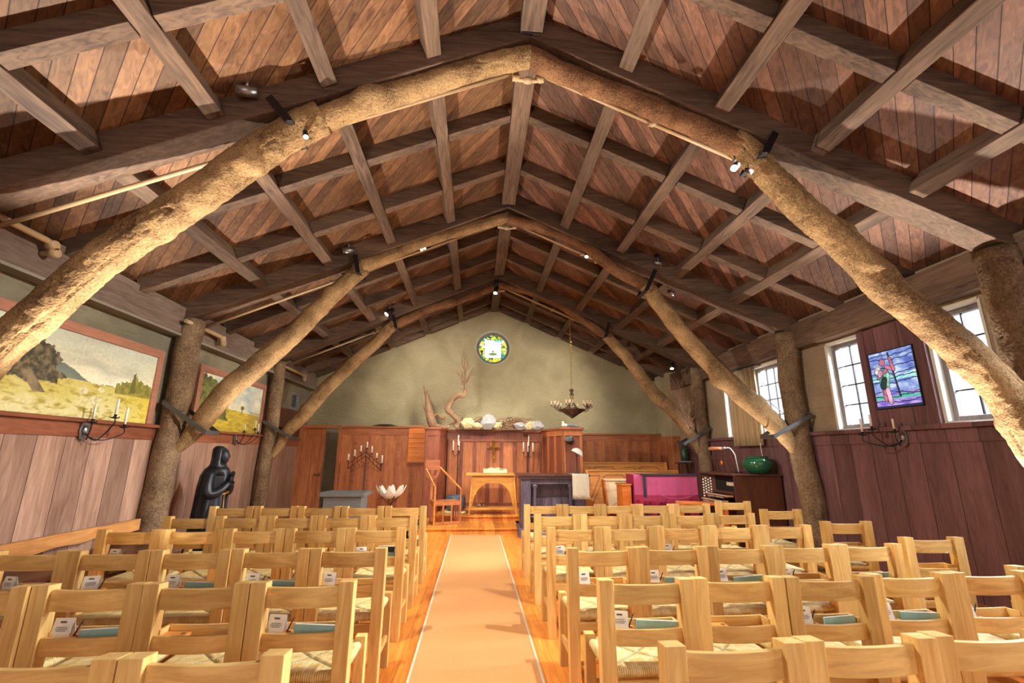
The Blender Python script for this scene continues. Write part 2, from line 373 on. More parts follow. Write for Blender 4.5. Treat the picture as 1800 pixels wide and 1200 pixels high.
# ------------------------------------------------------------------ the room
XR, ZR, SL = .41, 5.18, .44          # ridge line and slope of the roof frame
XL, XW = -4.1, 4.8                   # inner faces of the side walls
YB, YE = -4.6, 11.6
TR = (3.42, 6.34, 9.2)               # the three log trusses
def zp(x, d=0): return ZR - SL*abs(x-XR) + d
def wallbox(name, x0, x1, y0, y1, z0, z1, holes, mat, axis='Y'):
    """wall slab with rectangular holes; holes as (a0,a1,z0,z1) along axis"""
    g = G(); a0, a1 = (y0, y1) if axis == 'Y' else (x0, x1)
    cuts = sorted(set([a0, a1]+[h[0] for h in holes]+[h[1] for h in holes]))
    for p, q in zip(cuts, cuts[1:]):
        mid = (p+q)/2; hs = [h for h in holes if h[0] < mid < h[1]]
        zz = [(z0, z1)] if not hs else [(z0, hs[0][2]), (hs[0][3], z1)]
        for u, v in zz:
            if v-u < .001: continue
            if axis == 'Y': g.box(x0, x1, p, q, u, v)
            else: g.box(p, q, y0, y1, u, v)
    return struct(g.obj(name, mat))
g = G(); g.box(XL-.3, XW+.35, YB-.2, YE+.3, -.1, 0); struct(g.obj('floor', M['floor']))
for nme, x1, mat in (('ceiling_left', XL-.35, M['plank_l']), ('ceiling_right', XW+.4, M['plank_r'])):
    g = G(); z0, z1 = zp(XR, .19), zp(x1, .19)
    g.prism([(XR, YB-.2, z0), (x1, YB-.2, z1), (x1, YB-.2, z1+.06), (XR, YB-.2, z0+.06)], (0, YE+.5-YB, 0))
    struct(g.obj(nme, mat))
ADDED_WIN_R = [(-2.6, -1.0, 1.80, 2.93), (.2, 1.3, 1.80, 2.93), (1.9, 3.0, 1.80, 2.93)]  # unseen windows added beside the camera to let in side light
WIN_R = [(3.80, 4.33, 1.80, 2.93), (5.22, 5.76, 1.80, 2.93), (6.62, 7.52, 1.80, 2.93), (7.92, 8.46, 1.80, 2.93)]
wallbox('wall_right', XW, XW+.22, YB, YE, 0, 3.45, ADDED_WIN_R+WIN_R, M['plaster_r'])
WIN_L = [(10.45, 10.92, 2.40, 2.78)]
wallbox('wall_left', XL-.2, XL, YB, YE, 0, 3.45, WIN_L, M['plaster_l'])
# gable wall with the round window opening
RC, RR = Vector((.40, YE, 4.16)), .47
g = G(); out = [(-4.3, 0), (5.0, 0), (5.0, zp(5.0, .2)), (XR, zp(XR, .2)), (-4.3, zp(-4.3, .2))]
n = 64; ring_o = []; ring_i = []
def gable_edge(a):
    d = Vector((cos(a), sin(a))); c = Vector((RC.x, RC.z)); best = 99
    for p, q in zip(out, out[1:]+out[:1]):
        p, q = Vector(p), Vector(q); e = q-p; den = d.x*e.y-d.y*e.x
        if abs(den) < 1e-9: continue
        t = ((p.x-c.x)*e.y-(p.y-c.y)*e.x)/den; u = ((p.x-c.x)*d.y-(p.y-c.y)*d.x)/den
        if t > 0 and -1e-6 <= u <= 1+1e-6: best = min(best, t)
    return c+d*best
angs = sorted([2*pi*i/n for i in range(n)]+[atan2(p[1]-RC.z, p[0]-RC.x) % (2*pi) for p in out])
for y in (YE, YE+.3):
    ri = [g.bm.verts.new((RC.x+RR*cos(a), y, RC.z+RR*sin(a))) for a in angs]
    ro = [g.bm.verts.new((gable_edge(a).x, y, gable_edge(a).y)) for a in angs]
    ring_i.append(ri); ring_o.append(ro)
k = len(angs)
for j in range(k):
    for r in (0, 1): g.bm.faces.new((ring_i[r][j], ring_i[r][(j+1) % k], ring_o[r][(j+1) % k], ring_o[r][j]))
    g.bm.faces.new((ring_i[0][j], ring_i[0][(j+1) % k], ring_i[1][(j+1) % k], ring_i[1][j]))
struct(g.obj('wall_front', M['plaster']))
g = G(); _pr = [(RR+.0, -.012), (RR-.035, -.012), (RR-.035, .24), (RR+.0, .24)]; _rr = [[g.bm.verts.new((RC.x+r*cos(2*pi*i/64), YE+z, RC.z+r*sin(2*pi*i/64))) for i in range(64)] for r, z in _pr]
for q in range(4):
    for i in range(64): g.bm.faces.new((_rr[q][i], _rr[q][(i+1) % 64], _rr[(q+1) % 4][(i+1) % 64], _rr[(q+1) % 4][i]))
struct(g.obj('trim_17', M['ring'], smooth=True))
wallbox('wall_back', XL-.2, XW+.22, YB-.2, YB, 0, 5.3, [(-3.2, 4.0, .8, 4.0)], M['plaster_r'], axis='X')  # wide opening put in behind the camera to let light in
# plaster return at the far right corner
g = G(); g.box(4.62, XW+.1, 10.6, YE+.1, 1.9, 3.42); struct(g.obj('trim_1', M['plaster']))

# wainscots of the side walls
g = G(); g.box(XL-.02, XL+.04, YB, YE-.05, .02, 1.60); struct(g.obj('wall_left_boards', M['redwood']))
g = G(); g.box(XL-.02, XL+.055, YB, YE-.05, 1.60, 1.745); struct(g.obj('trim_2', M['panel_y'], bevel=.004))
g = G(); g.box(XL-.02, XL+.11, YB, YE-.05, 1.745, 1.785); struct(g.obj('trim_3', M['panel_y'], bevel=.006))
g = G(); g.box(XW-.04, XW+.02, YB, 10.58, .02, 1.60); struct(g.obj('wall_right_boards', M['redwood_haze_tint']))
g = G(); g.box(XW-.055, XW+.02, YB, 10.58, 1.60, 1.735); struct(g.obj('trim_4', M['redwood_haze_tint'], bevel=.004))
g = G(); g.box(XW-.10, XW+.22, YB, 10.58, 1.735, 1.785); struct(g.obj('trim_5', M['redwood_haze_tint'], bevel=.006))
g = G(); g.box(XL, XL+.03, 9.5, YE-.3, 1.79, 2.38); struct(g.obj('wall_left_upper_boards', M['walnut']))
g = G(); g.box(XL-.02, XL+.05, YB, YE, 0, .12); struct(g.obj('baseboard_left', M['panel_y']))
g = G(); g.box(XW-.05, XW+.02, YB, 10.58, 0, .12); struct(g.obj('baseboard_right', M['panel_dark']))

def panelling(name, x0, x1, y, z0, z1, nst, capz, mats, stile=.07, top=.16, cap=.05, rail_mat=None, kind=True):
    """flat panelled wainscot facing -Y with stiles, a top rail and a moulded cap"""
    g = G(); g.box(x0, x1, y, y+.05, z0, z1)
    wdt = (x1-x0)
    for i in range(nst+1):
        c = x0+wdt*i/nst
        a, b_ = max(x0, c-stile/2), min(x1, c+stile/2)
        if i % 1 == 0: g.box(a, b_, y-.018, y, z0, z1-top, m=1)
    g.box(x0, x1, y-.018, y, z1-top, z1, m=1)
    g.box(x0, x1, y-.02, y, z0, z0+.14, m=1)
    g.box(x0-.01, x1+.01, y-cap, y+.07, z1, capz, m=2)
    o = g.obj(name, mats, bevel=.004)
    return struct(o)
PM = [M['panel'], M['panel_x'], M['panel_x']]
# partition left of the altar, with the doorway
panelling('trim_6', -3.12, -1.13, 11.1, .0, 2.04, 6, 2.085, PM, stile=.09)
g = G(); g.box(-4.06, -3.98, 11.04, 11.16, 0, 2.04); g.box(-3.98, -3.93, 11.06, 11.14, 0, 2.04); g.box(-3.17, -3.10, 11.03, 11.17, 0, 2.04)
g.box(-4.06, -3.10, 11.02, 11.18, 2.02, 2.09)
struct(g.obj('trim_7', M['panel'], bevel=.004))
g = G(); g.box(-3.93, -3.48, 0, .04, .02, 2.02); 
for a, b_ in ((-3.93, -3.86), (-3.74, -3.67), (-3.55, -3.48)): g.box(a, b_, -.015, 0, .2, 1.86)
g.box(-3.93, -3.48, -.017, 0, 1.86, 2.02); g.box(-3.93, -3.48, -.017, 0, .02, .2)
d = g.obj('door_1', M['panel'], bevel=.003, loc=(0, 11.10, 0)); struct(d)
g = G(); g.tube([(-3.53, -.015, .98), (-3.53, -.06, .98)], .012); g.tube([(-3.53, -.06, .98), (-3.62, -.065, .985)], .009); g.tube([(-3.53, -.012, .98), (-3.53, -.02, .98)], .028)
g.obj('door_handle', M['brass'], d)
# altar alcove panelling and the two piers
panelling('trim_8', -.66, 1.6, 11.3, .22, 1.98, 7, 2.035, [M['panel'], M['panel_dark'], M['panel_dark']], stile=.10, top=.24)
g = G(); g.box(-.60, 1.50, 11.262, 11.283, 1.76, 1.80); struct(g.obj('trim_9', M['panel_x']))
def pier(name, pts, z1, cap, mats):
    g = G(); ext = (0, 0, z1)
    g.prism([(x, y, 0) for x, y in pts], ext)
    # stiles at the corners of every face, rails top and bottom
    k = len(pts); cx = sum(p[0] for p in pts)/k; cy = sum(p[1] for p in pts)/k
    for i in range(k):
        a, b_ = Vector(pts[i]), Vector(pts[(i+1) % k]); d = b_-a; Ln = d.length; d /= Ln; nrm = Vector((d.y, -d.x))
        if nrm.dot(Vector((cx, cy))-a) > 0: nrm = -nrm
        up = (0, 0, 1)
        def strip(t0, t1, u0, u1, mi=1, th=.02):
            p0 = a+d*t0+nrm*.008; p1 = a+d*t1+nrm*.008
            g.bar((p0.x, p0.y, (u0+u1)/2), (p1.x, p1.y, (u0+u1)/2), th, u1-u0, up, m=mi)
        nn = max(1, round(Ln/.4))
        for q in range(nn+1):
            c = Ln*q/nn; strip(max(0, c-.05), min(Ln, c+.05), .16, z1-.14)
        strip(0, Ln, z1-.14, z1, th=.024); strip(0, Ln, 0, .16, th=.024)
    pc = [((x-cx)*1.0, (y-cy)) for x, y in pts]
    g.prism([(cx+px_+(.05 if px_ > 0 else -.05), cy+py_+(.05 if py_ > 0 else -.05), z1) for px_, py_ in pc], (0, 0, cap), m=2)
    return struct(g.obj(name, mats, bevel=.003))
pier('trim_10', [(-1.12, 10.6), (-.82, 10.6), (-.70, 11.28), (-1.12, 11.28)], 2.0, .04, [M['panel_dark'], M['panel_dark'], M['panel_x']])
pier('trim_11', [(1.92, 10.1), (2.33, 10.1), (2.33, 11.28), (1.62, 11.28)], 2.0, .04, [M['panel_dark'], M['panel'], M['panel_x']])
panelling('trim_12', 2.40, 4.62, 11.3, 0, 1.93, 8, 1.975, [M['panel'], M['panel_x'], M['panel_x']], stile=.09, top=.14)
g = G(); g.box(4.62, XW+.05, 10.6, 11.34, 0, 1.9); g.box(4.60, XW, 10.57, 11.34, 1.86, 1.91); g.box(4.603, 4.62, 10.6, 10.68, 0, 1.86); g.box(4.603, 4.62, 10.9, 10.98, 0, 1.86)
struct(g.obj('trim_13', M['panel'], bevel=.004))
# dais steps
g = G(); g.box(-1.3, .86, 9.12, 11.3, 0, .085); struct(g.obj('floor_dais_lower', M['dais']))
g = G(); g.box(-1.3, .86, 9.09, 11.3, .085, .115); struct(g.obj('floor_dais_lower_tread', M['dais'], bevel=.006))
g = G(); g.box(-.80, 1.62, 10.04, 11.3, .115, .19); struct(g.obj('floor_dais_upper', M['dais']))
g = G(); g.box(-.80, 1.62, 10.0, 11.3, .19, .22); struct(g.obj('floor_dais_upper_tread', M['dais'], bevel=.006))

# windows of the right wall, the seen ones and the added unseen ones
def leaded_window(num, hole, x, s, cols, rows, mat_frame, offs=.05):
    y0, y1, z0, z1 = hole
    root = empty('window_%d' % num, (x+s*offs, (y0+y1)/2, z0), None, None); root['kind'] = 'structure'; hy = (y1-y0)/2; h = z1-z0
    g = G(); f = .055
    for a, b_, c, d_ in ((-hy, -hy+f, 0, h), (hy-f, hy, 0, h), (-hy+f, hy-f, 0, f), (-hy+f, hy-f, h-f, h)): g.box(-.035, .035, a, b_, c, d_)
    g.obj('window_frame', mat_frame, root, bevel=.004)
    g = G()
    for i in range(1, cols):
        yy = -hy+f+(2*hy-2*f)*i/cols; g.box(-.008, .008, yy-.006, yy+.006, f, h-f)
    for i in range(1, rows):
        zz = f+(h-2*f)*i/rows; g.box(-.008, .008, -hy+f, hy-f, zz-.006, zz+.006)
    g.obj('lead_bars', M['iron'], root)
    g = G(); g.box(-.002, .002, -hy+f, hy-f, f, h-f); g.obj('pane', M['glass'], root)
    return root
for i, (hl, cols, rows) in enumerate(zip(WIN_R, (2, 2, 4, 2), (4, 4, 4, 4))):
    leaded_window(i+1, hl, XW, 1, cols, rows, M['grey_wood'], .10)
for i, hl in enumerate(ADDED_WIN_R): leaded_window(i+7, hl, XW, 1, 4, 4, M['grey_wood'], .10)
leaded_window(5, WIN_L[0], XL, -1, 4, 4, M['grey_wood'], .03)
# pale plaster reveals and sills around the windows
g = G()
for (y0, y1, z0, z1) in WIN_R:
    g.box(XW-.012, XW+.21, y1-.006, y1+.03, z0-.01, z1+.01); g.box(XW-.012, XW+.21, y0-.02, y0+.006, z0-.01, z1+.01); g.box(XW-.012, XW+.21, y0, y1, z0-.012, z0+.006); g.box(XW-.012, XW+.21, y0, y1, z1-.006, z1+.03)
struct(g.obj('trim_14', M['stonesill']))
# board panel between the near windows, holding the stained glass
g = G(); g.box(XW-.045, XW, 4.36, 5.19, 1.785, 2.96, m=0)
for a, b_ in ((4.36, 4.46), (5.10, 5.19)): g.box(XW-.06, XW-.045, a, b_, 1.785, 2.96)
struct(g.obj('trim_15', M['redwood_haze_tint'], bevel=.003))
# ------------------------------------------------------------------ roof timbers
ORD = ['first', 'second', 'third', 'fourth', 'fifth', 'sixth', 'seventh']
SIDE = {-1: 'left', 1: 'right'}
BAY = [((YB+.05), 3.30, 'nearest bay'), (3.54, 6.22, 'second bay from the camera'),
       (6.46, 9.08, 'third bay from the camera'), (9.32, 11.42, 'farthest bay by the gable')]
g = G(); g.box(-.10, .10, 0, YE-.02-YB, -.0, .22)
o = g.obj('ridge_beam', M['beam'], bevel=.008); o.location = (XR, YB, 5.13); tag(o, 'dark square ridge beam running along the peak of the whole ceiling', 'beam')
mb = M['beam']
M['beam_y'] = wood('dark_beam_wood_lengthwise', (60, 46, 40), (118, 94, 76), 'Y', 5, 10, .7, .35, var=.16, spec=.25)
o.data.materials[0] = M['beam_y']
sw = Vector
for s in (-1, 1):
    up = Vector((s*SL, 0, 1)).normalized(); dn = Vector((s, 0, -SL)).normalized()
    for k in range(1, 5):
        x = XR+s*.85*k
        for b_, (y0, y1, txt) in enumerate(BAY):
            g = G(); Ln = y1-y0; wj = random.uniform(-.006, .006)
            g.bar((0, 0, 0), (0, Ln, 0), .135+wj, .20, up)
            o = g.obj('roof_purlin', M['beam_y'], bevel=.007); o.location = (x, y0, zp(x)+.1*up.z); o.location.x += .1*up.x
            tag(o, 'dark purlin, %s below the ridge, %s slope, %s' % (ORD[k-1], SIDE[s], txt), 'beam', 'lengthwise purlins of the roof')
    # rafters butting between the purlins
    for b_, ys in enumerate(((.55, 1.5, 2.5), (4.4, 5.4), (7.3, 8.25), (10.05, 10.9, 11.5))):
        for q, y in enumerate(ys):
            g = G(); edges = [.10]+[.85*k+d_ for k in range(1, 5) for d_ in (-.067, .067)]+[4.36]
            for a, c in zip(edges[0::2], edges[1::2]):
                pa = Vector((s*a, 0, -SL*a)); pc = Vector((s*c, 0, -SL*c))
                g.bar(pa+up*.105, pc+up*.105, .118, .185, up)
            o = g.obj('roof_rafter', M['beam'], bevel=.006); o.location = (XR, y, ZR)
            if y == 11.5: lab = 'dark end rafter lying against the gable wall on the %s slope' % SIDE[s]
            else: lab = 'dark sloping rafter, %s slope, %s in the %s' % (SIDE[s], ORD[q], BAY[b_][2])
            tag(o, lab, 'beam', 'sloping rafters of the roof')
    for t, (y, nme) in enumerate(zip(TR, ('nearest', 'middle', 'farthest'))):
        g = G(); a, c = .0, 4.40
        pa = Vector((s*a, 0, -SL*a)); pc = Vector((s*c, 0, -SL*c)); g.bar(pa+up*.065, pc+up*.065, .24, .27, up)
        o = g.obj('principal_rafter', M['beam'], bevel=.012); o.location = (XR+s*.001, y, ZR)
        tag(o, 'thick dark principal rafter on the %s slope above the %s log truss' % (SIDE[s], nme), 'beam', 'principal rafters')
for s, X in ((-1, XL), (1, XW)):
    g = G(); a, b_ = (X, X+.14) if s < 0 else (X-.14, X)
    g.box(min(a, b_), max(a, b_), YB+.02, YE-.02, 2.99, 3.36)
    o = g.obj('wall_plate_beam', M['plate'] if s < 0 else M['beam_y'], bevel=.008); tag(o, 'broad dark plate beam along the top of the %s wall' % SIDE[s], 'beam')
g = G(); g.box(XL, XL+.16, YB, YE-.02, 2.955, 2.985); struct(g.obj('trim_16', M['ledge_grey'], bevel=.003))

# ------------------------------------------------------------------ log posts and braces
def nz(q, s, seed): return noise.noise(Vector((q.x*s+seed, q.y*s-seed, q.z*s)))
def spline(pts, step):
    """Catmull-Rom through pts, even spacing"""
    P = [Vector(p) for p in pts]; P = [P[0]*2-P[1]]+P+[P[-1]*2-P[-2]]; outp = []
    for i in range(1, len(P)-2):
        n_ = max(2, int((P[i+1]-P[i]).length/step))
        for j in range(n_):
            t = j/n_; a, b_, c, d = P[i-1:i+3]
            outp.append(.5*((2*b_)+(c-a)*t+(2*a-5*b_+4*c-d)*t*t+(3*b_-a-3*c+d)*t**3))
    outp.append(P[-2]); return outp
def lerp_r(rs, n_):
    r = []
    for i in range(n_):
        t = i/(n_-1)*(len(rs)-1); k = min(int(t), len(rs)-2); r.append(rs[k]+(rs[k+1]-rs[k])*(t-k))
    return r
def log(name, pts, rs, mat, label, cat, group, seed, org, step=.035, seg=44, amp=1., wob=.012, clip=None, rk=.86):
    pts = spline(pts, step); rs = [r_*rk for r_ in lerp_r(rs, len(pts))]; org = Vector(org)
    pts = [p+Vector((nz(p, 1.6, seed)*wob, nz(p, 1.6, seed+9)*wob, nz(p, 1.6, seed+5)*wob)) for p in pts]
    def bump(q, i, a):
        v = nz(q, 4, seed)*.011+nz(q, 15, seed)*.006*amp+nz(q, 38, seed)*.0055*amp
        kn = nz(q, 3.1, seed+20)
        if kn > .42: v += (kn-.42)*.13
        crack = abs(nz(Vector((cos(a)*1.2, sin(a)*1.2, q.x*.5+q.z*.5)), 1., seed+3))
        if crack < .022: v -= .016
        return v
    g = G(); g.tube([p-org for p in pts], rs, n=seg, bump=bump)
    if clip:
        (px_, s) = clip; px_ -= org.x; ax = (pts[3]-pts[0]).normalized()
        for v in g.bm.verts:
            if (v.co.x-px_)*s > 0:
                t = (px_-v.co.x)/ax.x; v.co += ax*t
    o = g.obj(name, mat); o.location = org
    return tag(o, label, cat, group)
PXL, PXR = -3.92, 4.635
names = ('nearest', 'middle', 'farthest')
post_r = ((.2, .18, .17), (.185, .175, .17), (.16, .15, .14))
for t, y in enumerate(TR):
    for s, X in ((-1, PXL), (1, PXR)):
        zt = zp(X)-.06
        log('log_post', [(X+s*.03, y-.08, 0), (X+s*.02, y-.05, 1.0), (X, y, 2.0), (X, y, zt)], [r*(1.05 if s > 0 and t == 0 else 1) for r in post_r[t]], M['bark_z'],
            'rough tree-trunk post against the %s wall under the %s log truss' % (SIDE[s], names[t]), 'post', 'tree trunk posts', 3+t*2+s, (X, y, 0), step=.06, seg=28, amp=.6, wob=.028)
# braces: lower log from post to the knee, upper log from the knee to the peak
def Lg(*p): return [(x, 0, z) for x, z in p]
LOW = {(0,-1): (Lg((-3.90, 1.40), (-3.80, 1.50), (-3.66, 1.68), (-3.37, 2.18), (-2.93, 2.74), (-2.23, 3.44), (-1.68, 3.98), (-1.36, 4.22)), (.07, .13, .15, .15, .155, .165, .165, .155)),
       (0, 1): (Lg((4.62, 1.38), (4.24, 2.1), (3.86, 2.5), (3.30, 3.08), (2.78, 3.66), (2.40, 4.12), (2.26, 4.24)), (.175, .165, .155, .155, .14, .13)),
       (1,-1): (Lg((-3.90, 1.42), (-3.82, 1.50), (-3.60, 1.80), (-3.28, 2.28), (-2.66, 2.96), (-2.04, 3.70), (-1.70, 4.08)), (.07, .15, .17, .16, .145, .135, .13)),
       (1, 1): (Lg((4.66, 1.38), (4.58, 1.50), (4.38, 1.80), (4.00, 2.19), (3.40, 2.76), (2.87, 3.46), (2.52, 3.95)), (.07, .15, .17, .155, .15, .14, .13)),
       (2,-1): (Lg((-3.84, 1.38), (-3.74, 1.52), (-3.46, 2.04), (-2.72, 2.96), (-2.08, 3.66), (-1.72, 4.04)), (.08, .14, .16, .145, .135, .125)),
       (2, 1): (Lg((4.68, 1.36), (4.58, 1.50), (4.24, 2.12), (3.68, 2.72), (3.12, 3.48), (2.72, 3.92)), (.08, .14, .16, .15, .14, .13))}
UPP = {(0,-1): (Lg((-1.46, 4.13), (-.76, 4.52), (-.02, 4.84), (XR+.02, 5.00)), (.135, .13, .125, .12)),
       (0, 1): (Lg((2.36, 4.16), (1.72, 4.46), (1.03, 4.72), (XR-.02, 5.00)), (.13, .12, .115, .12)),
       (1,-1): (Lg((-1.80, 4.03), (-1.2, 4.36), (-.56, 4.66), (XR+.02, 4.99)), (.12, .115, .105, .10)),
       (1, 1): (Lg((2.62, 3.90), (2.12, 4.18), (1.35, 4.70), (XR-.02, 4.99)), (.12, .11, .10, .10)),
       (2,-1): (Lg((-1.80, 3.98), (-1.22, 4.32), (-.40, 4.62), (XR+.02, 4.99)), (.12, .115, .10, .09)),
       (2, 1): (Lg((2.80, 3.86), (2.05, 4.36), (1.32, 4.78), (XR-.02, 4.99)), (.115, .11, .10, .09))}
for (t, s), (pts, rs) in LOW.items():
    y = TR[t]; org = Vector((pts[0][0], y, pts[0][2]))
    look = 'gnarled bark-covered' if t == 0 else 'knotty pale'
    log('log_brace', [(x, y, z) for x, _, z in pts], rs, M['bark'], '%s log brace leaning from the %s post of the %s truss' % (look, SIDE[s], names[t]), 'log',
        'leaning log braces', 31+t*3+s, org, step=.022 if t == 0 else .05, seg=72 if t == 0 else 32, amp=1.35 if t == 0 else 1.3, wob=.03)
for (t, s), (pts, rs) in UPP.items():
    y = TR[t]; rs = [r_*.92 for r_ in rs]
    log('log_strut', [(x, y-.005, z) for x, _, z in pts], rs, M['bark'] if s < 0 and t < 2 else M['bark_r'], '%s upper log rising from the knee to the peak of the %s truss' % (SIDE[s], names[t]), 'log',
        'upper truss logs', 51+t*3+s, (pts[0][0], y, pts[0][2]), step=.03 if t == 0 else .05, seg=44 if t == 0 else 28, clip=(XR, -s), wob=.02)
# iron straps binding brace and post
def strap(name, a, b_, y, half, hgt, thick, label, group):
    root = empty(name, a, label, 'strap', group=group); a, b_ = Vector(a), Vector(b_); d = b_-a
    for q in (-1, 1):
        g = G(); g.bar((0, q*half, 0), Vector((d.x, q*half*.78, d.z)), thick, hgt, (0, 0, 1)); g.obj('flat_bar', M['strap'], root, bevel=.002)
    for p, half in ((Vector((0, 0, 0)), half), (Vector((d.x, 0, d.z)), half*.78)):
        g = G(); g.bar(p+Vector((0, -half-.004, 0)), p+Vector((0, half+.004, 0)), thick, hgt, (0, 0, 1)); g.obj('end_bar', M['strap'], root, bevel=.002)
for t, (l, r) in enumerate((((-4.02, 2.06, -3.34, 1.72), (4.78, 2.0, 4.12, 1.66)), ((-3.98, 2.07, -3.43, 1.70), (4.73, 2.02, 4.16, 1.72)), ((-4.0, 2.03, -3.45, 1.72), (4.74, 2.0, 4.18, 1.68)))):
    for s, q in ((-1, l), (1, r)):
        if t: strap('iron_strap', (q[0], TR[t], q[1]), (q[2], TR[t], q[3]), TR[t], .2 if t < 2 else .17, .055, .012, 'grey iron strap tying the log brace to the %s post of the %s truss' % (SIDE[s], names[t]), 'iron straps at the posts')
for t, s, q in ((0, -1, (-1.74, 4.20, -1.56, 4.04)), (0, 1, (2.56, 4.16, 2.44, 4.0)), (1, -1, (-1.78, 4.16, -1.72, 3.94)), (1, 1, (2.62, 4.10, 2.46, 3.82)), (2, -1, (-1.74, 4.15, -1.66, 3.93)), (2, 1, (2.74, 4.1, 2.66, 3.86))):
    y = TR[t]; root = empty('knee_clamp', (q[0], y, q[1]), 'black iron clamp round the knee of the %s log truss on the %s' % (names[t], SIDE[s]), 'clamp', group='knee clamps')
    d = Vector((q[2]-q[0], 0, q[3]-q[1]))
    for qq in (-1, 1):
        g = G(); g.bar((0, qq*.175, .05), d+Vector((0, qq*.175, 0)), .012, .06, (1, 0, 0)); g.obj('side_bar', M['iron'], root, bevel=.002)
    g = G(); g.bar(d+Vector((0, -.18, 0)), d+Vector((0, .18, 0)), .06, .014, (0, 0, 1)); g.obj('cross_bar', M['iron'], root, bevel=.002)
for t, y in enumerate(TR):
    g = G(); g.box(-.09, .09, -.15, -.135, -.05, .05)
    for bx in (-.07, -.025, .025, .07): g.tube([(bx, -.15, 0), (bx, -.16, 0)], .010, n=8)
    o = g.obj('peak_plate', M['iron'], bevel=.003); o.location = (XR, y, 5.17); tag(o, 'dark bolted metal plate at the peak of the %s truss' % names[t], 'metal plate', 'peak plates')

# sprinkler pipes under the principal rafters
def pipe(name, pts, r, label, fits, org, group='sprinkler pipes'):
    root = empty(name, org, label, 'pipe', group=group); O = Vector(org)
    g = G(); g.tube([Vector(p)-O for p in pts], r, n=10); g.obj('tube', M['pipe'], root)
    for f in fits:
        f = Vector(f)-O; g = G(); g.ball(f, r*1.75, n=10); g.tube([f+Vector((-.035, 0, 0)), f+Vector((.035, 0, 0))], r*1.55, n=10); g.obj('fitting', M['pipe'], root)
pr = .02
for t in range(3):
    y = TR[t]+.17
    kx = ((-3.85, -2.17, -1.33, .29), (.53, 1.0, 1.6, 2.36))
    def pz(x): return zp(x)-.14
    Lp = [(x, y, pz(x)) for x in kx[0]]
    pipe('sprinkler_pipe', Lp, pr, 'tan sprinkler pipe slung under the left slope behind the %s truss' % names[t], [Lp[1], Lp[-1]], Lp[0])
    Rp = [(x, y, pz(x)) for x in kx[1]]
    pipe('sprinkler_pipe', Rp, pr, 'tan sprinkler pipe slung under the right slope behind the %s truss' % names[t], [Rp[0], Rp[2]], Rp[0])
    U = [(.29, y, pz(.29)), (.30, y, 4.93), (.33, y, 4.91), (.49, y, 4.91), (.53, y, 4.93), (.53, y, pz(.53))]
    pipe('pipe_offset', U, pr, 'short u-shaped tan pipe crossing below the ridge at the %s truss' % names[t], [U[1], (.41, y, 4.91), U[4]], U[0], 'pipe crossings at the ridge')
for t, (y0, y1) in enumerate(((YB+.1, 4.1), (6.1, 7.0), (9.1, 10.4))):
    X = -3.86; z = 3.28 if t == 0 else 3.14
    pipe('wall_pipe', [(X, y0, z), (X, y1-.06, z), (X, y1, z-.02), (X, y1+.03, z-.08), (XL+.1, y1+.035, z-.09)], .028, 'tan pipe ending in an elbow along the left plate beam, %s' % ('nearest the camera' if t == 0 else 'behind the %s left post' % names[t]), [(X, y1, z-.02), (X, y1+.03, z-.08)], (X, y0, z), 'elbow pipes on the left wall')

# ------------------------------------------------------------------ track spot lights
def spotlight(px, py, Y, hx, hz, label, lit=False, star=False, base=True, size=1.):
    p = at(px, py, Y=Y); root = empty('spot_light', p, label, 'light', group='ceiling spot lights')
    g = G(); S = size
    if base: g.box(-.035*S, .035*S, -.03*S, .03*S, .09*S, .15*S); g.obj('base', M['iron'], root, bevel=.004); g = G()
    g.tube([(0, 0, .10*S), (0, 0, .02*S)], .008*S, n=8); g.tube([(0, 0, .03*S), (.0, 0, -.0)], .012*S, n=8); g.obj('stem', M['steel'], root)
    d = Vector((hx, -.35, hz)).normalized()
    g = G(); g.tube([-d*.055*S, d*.05*S], [.028*S, .033*S], n=16); g.obj('head', M['iron'] if lit else M['steel'], root)
    g = G(); g.tube([d*.051*S, d*.056*S], .026*S, n=16); g.obj('lens', M['bulb_star'] if star else (M['bulb'] if lit else M['glass']), root)
    return p, d
y1, y2, y3 = TR
spotlight(432, 160, y1-.20, -1, -.2, 'silver spot head on a black bracket above the left log of the nearest truss', size=1.45)
spotlight(537, 236, y1-.10, .3, -1, 'small lit spot under the left knee clamp of the nearest truss', lit=True, size=.7, base=False)
spotlight(1293, 292, y1-.12, -.5, -.6, 'brightly lit starburst spot by the right knee of the nearest truss', lit=True, star=True, size=1.0, base=False)
spotlight(1316, 300, y1-.08, .6, -.6, 'tiny lit spot just right of the starburst spot', lit=True, size=.6, base=False)
spotlight(612, 440, y2-.18, -1, -.3, 'silver spot head above the left log of the middle truss', size=1.6)
spotlight(738, 436, y2+.1, .6, -.5, 'left one of two small spots under the left upper log of the middle truss', lit=True, size=.9, base=False)
spotlight(751, 434, y2+.1, -.6, -.5, 'right one of two small spots under the left upper log of the middle truss', lit=True, size=.9, base=False)
spotlight(1032, 447, y2+.1, -.3, -1, 'left one of two small spots under the right upper log of the middle truss', lit=True, size=1.0, base=False)
spotlight(1046, 457, y2+.1, .5, -1, 'right one of two small spots under the right upper log of the middle truss', size=1.0, base=False)
spotlight(1157, 462, y2-.18, 1, -.3, 'small dark spot beside the right knee of the middle truss', size=1.2)
spotlight(685, 548, y3-.18, -.6, -.7, 'spot head above the left log of the farthest truss', lit=True, size=1.7)
spotlight(872, 510, y3-.15, -.2, -1, 'spot hanging at the peak of the farthest truss', lit=True, size=1.5)
spotlight(1180, 515, y2+.2, .8, -.6, 'small spot behind the right brace of the middle truss', size=1.2)
spotlight(1181, 643, y3+.2, -.2, -1, 'lit spot near the far right post beside the dry branches', lit=True, size=1.3)
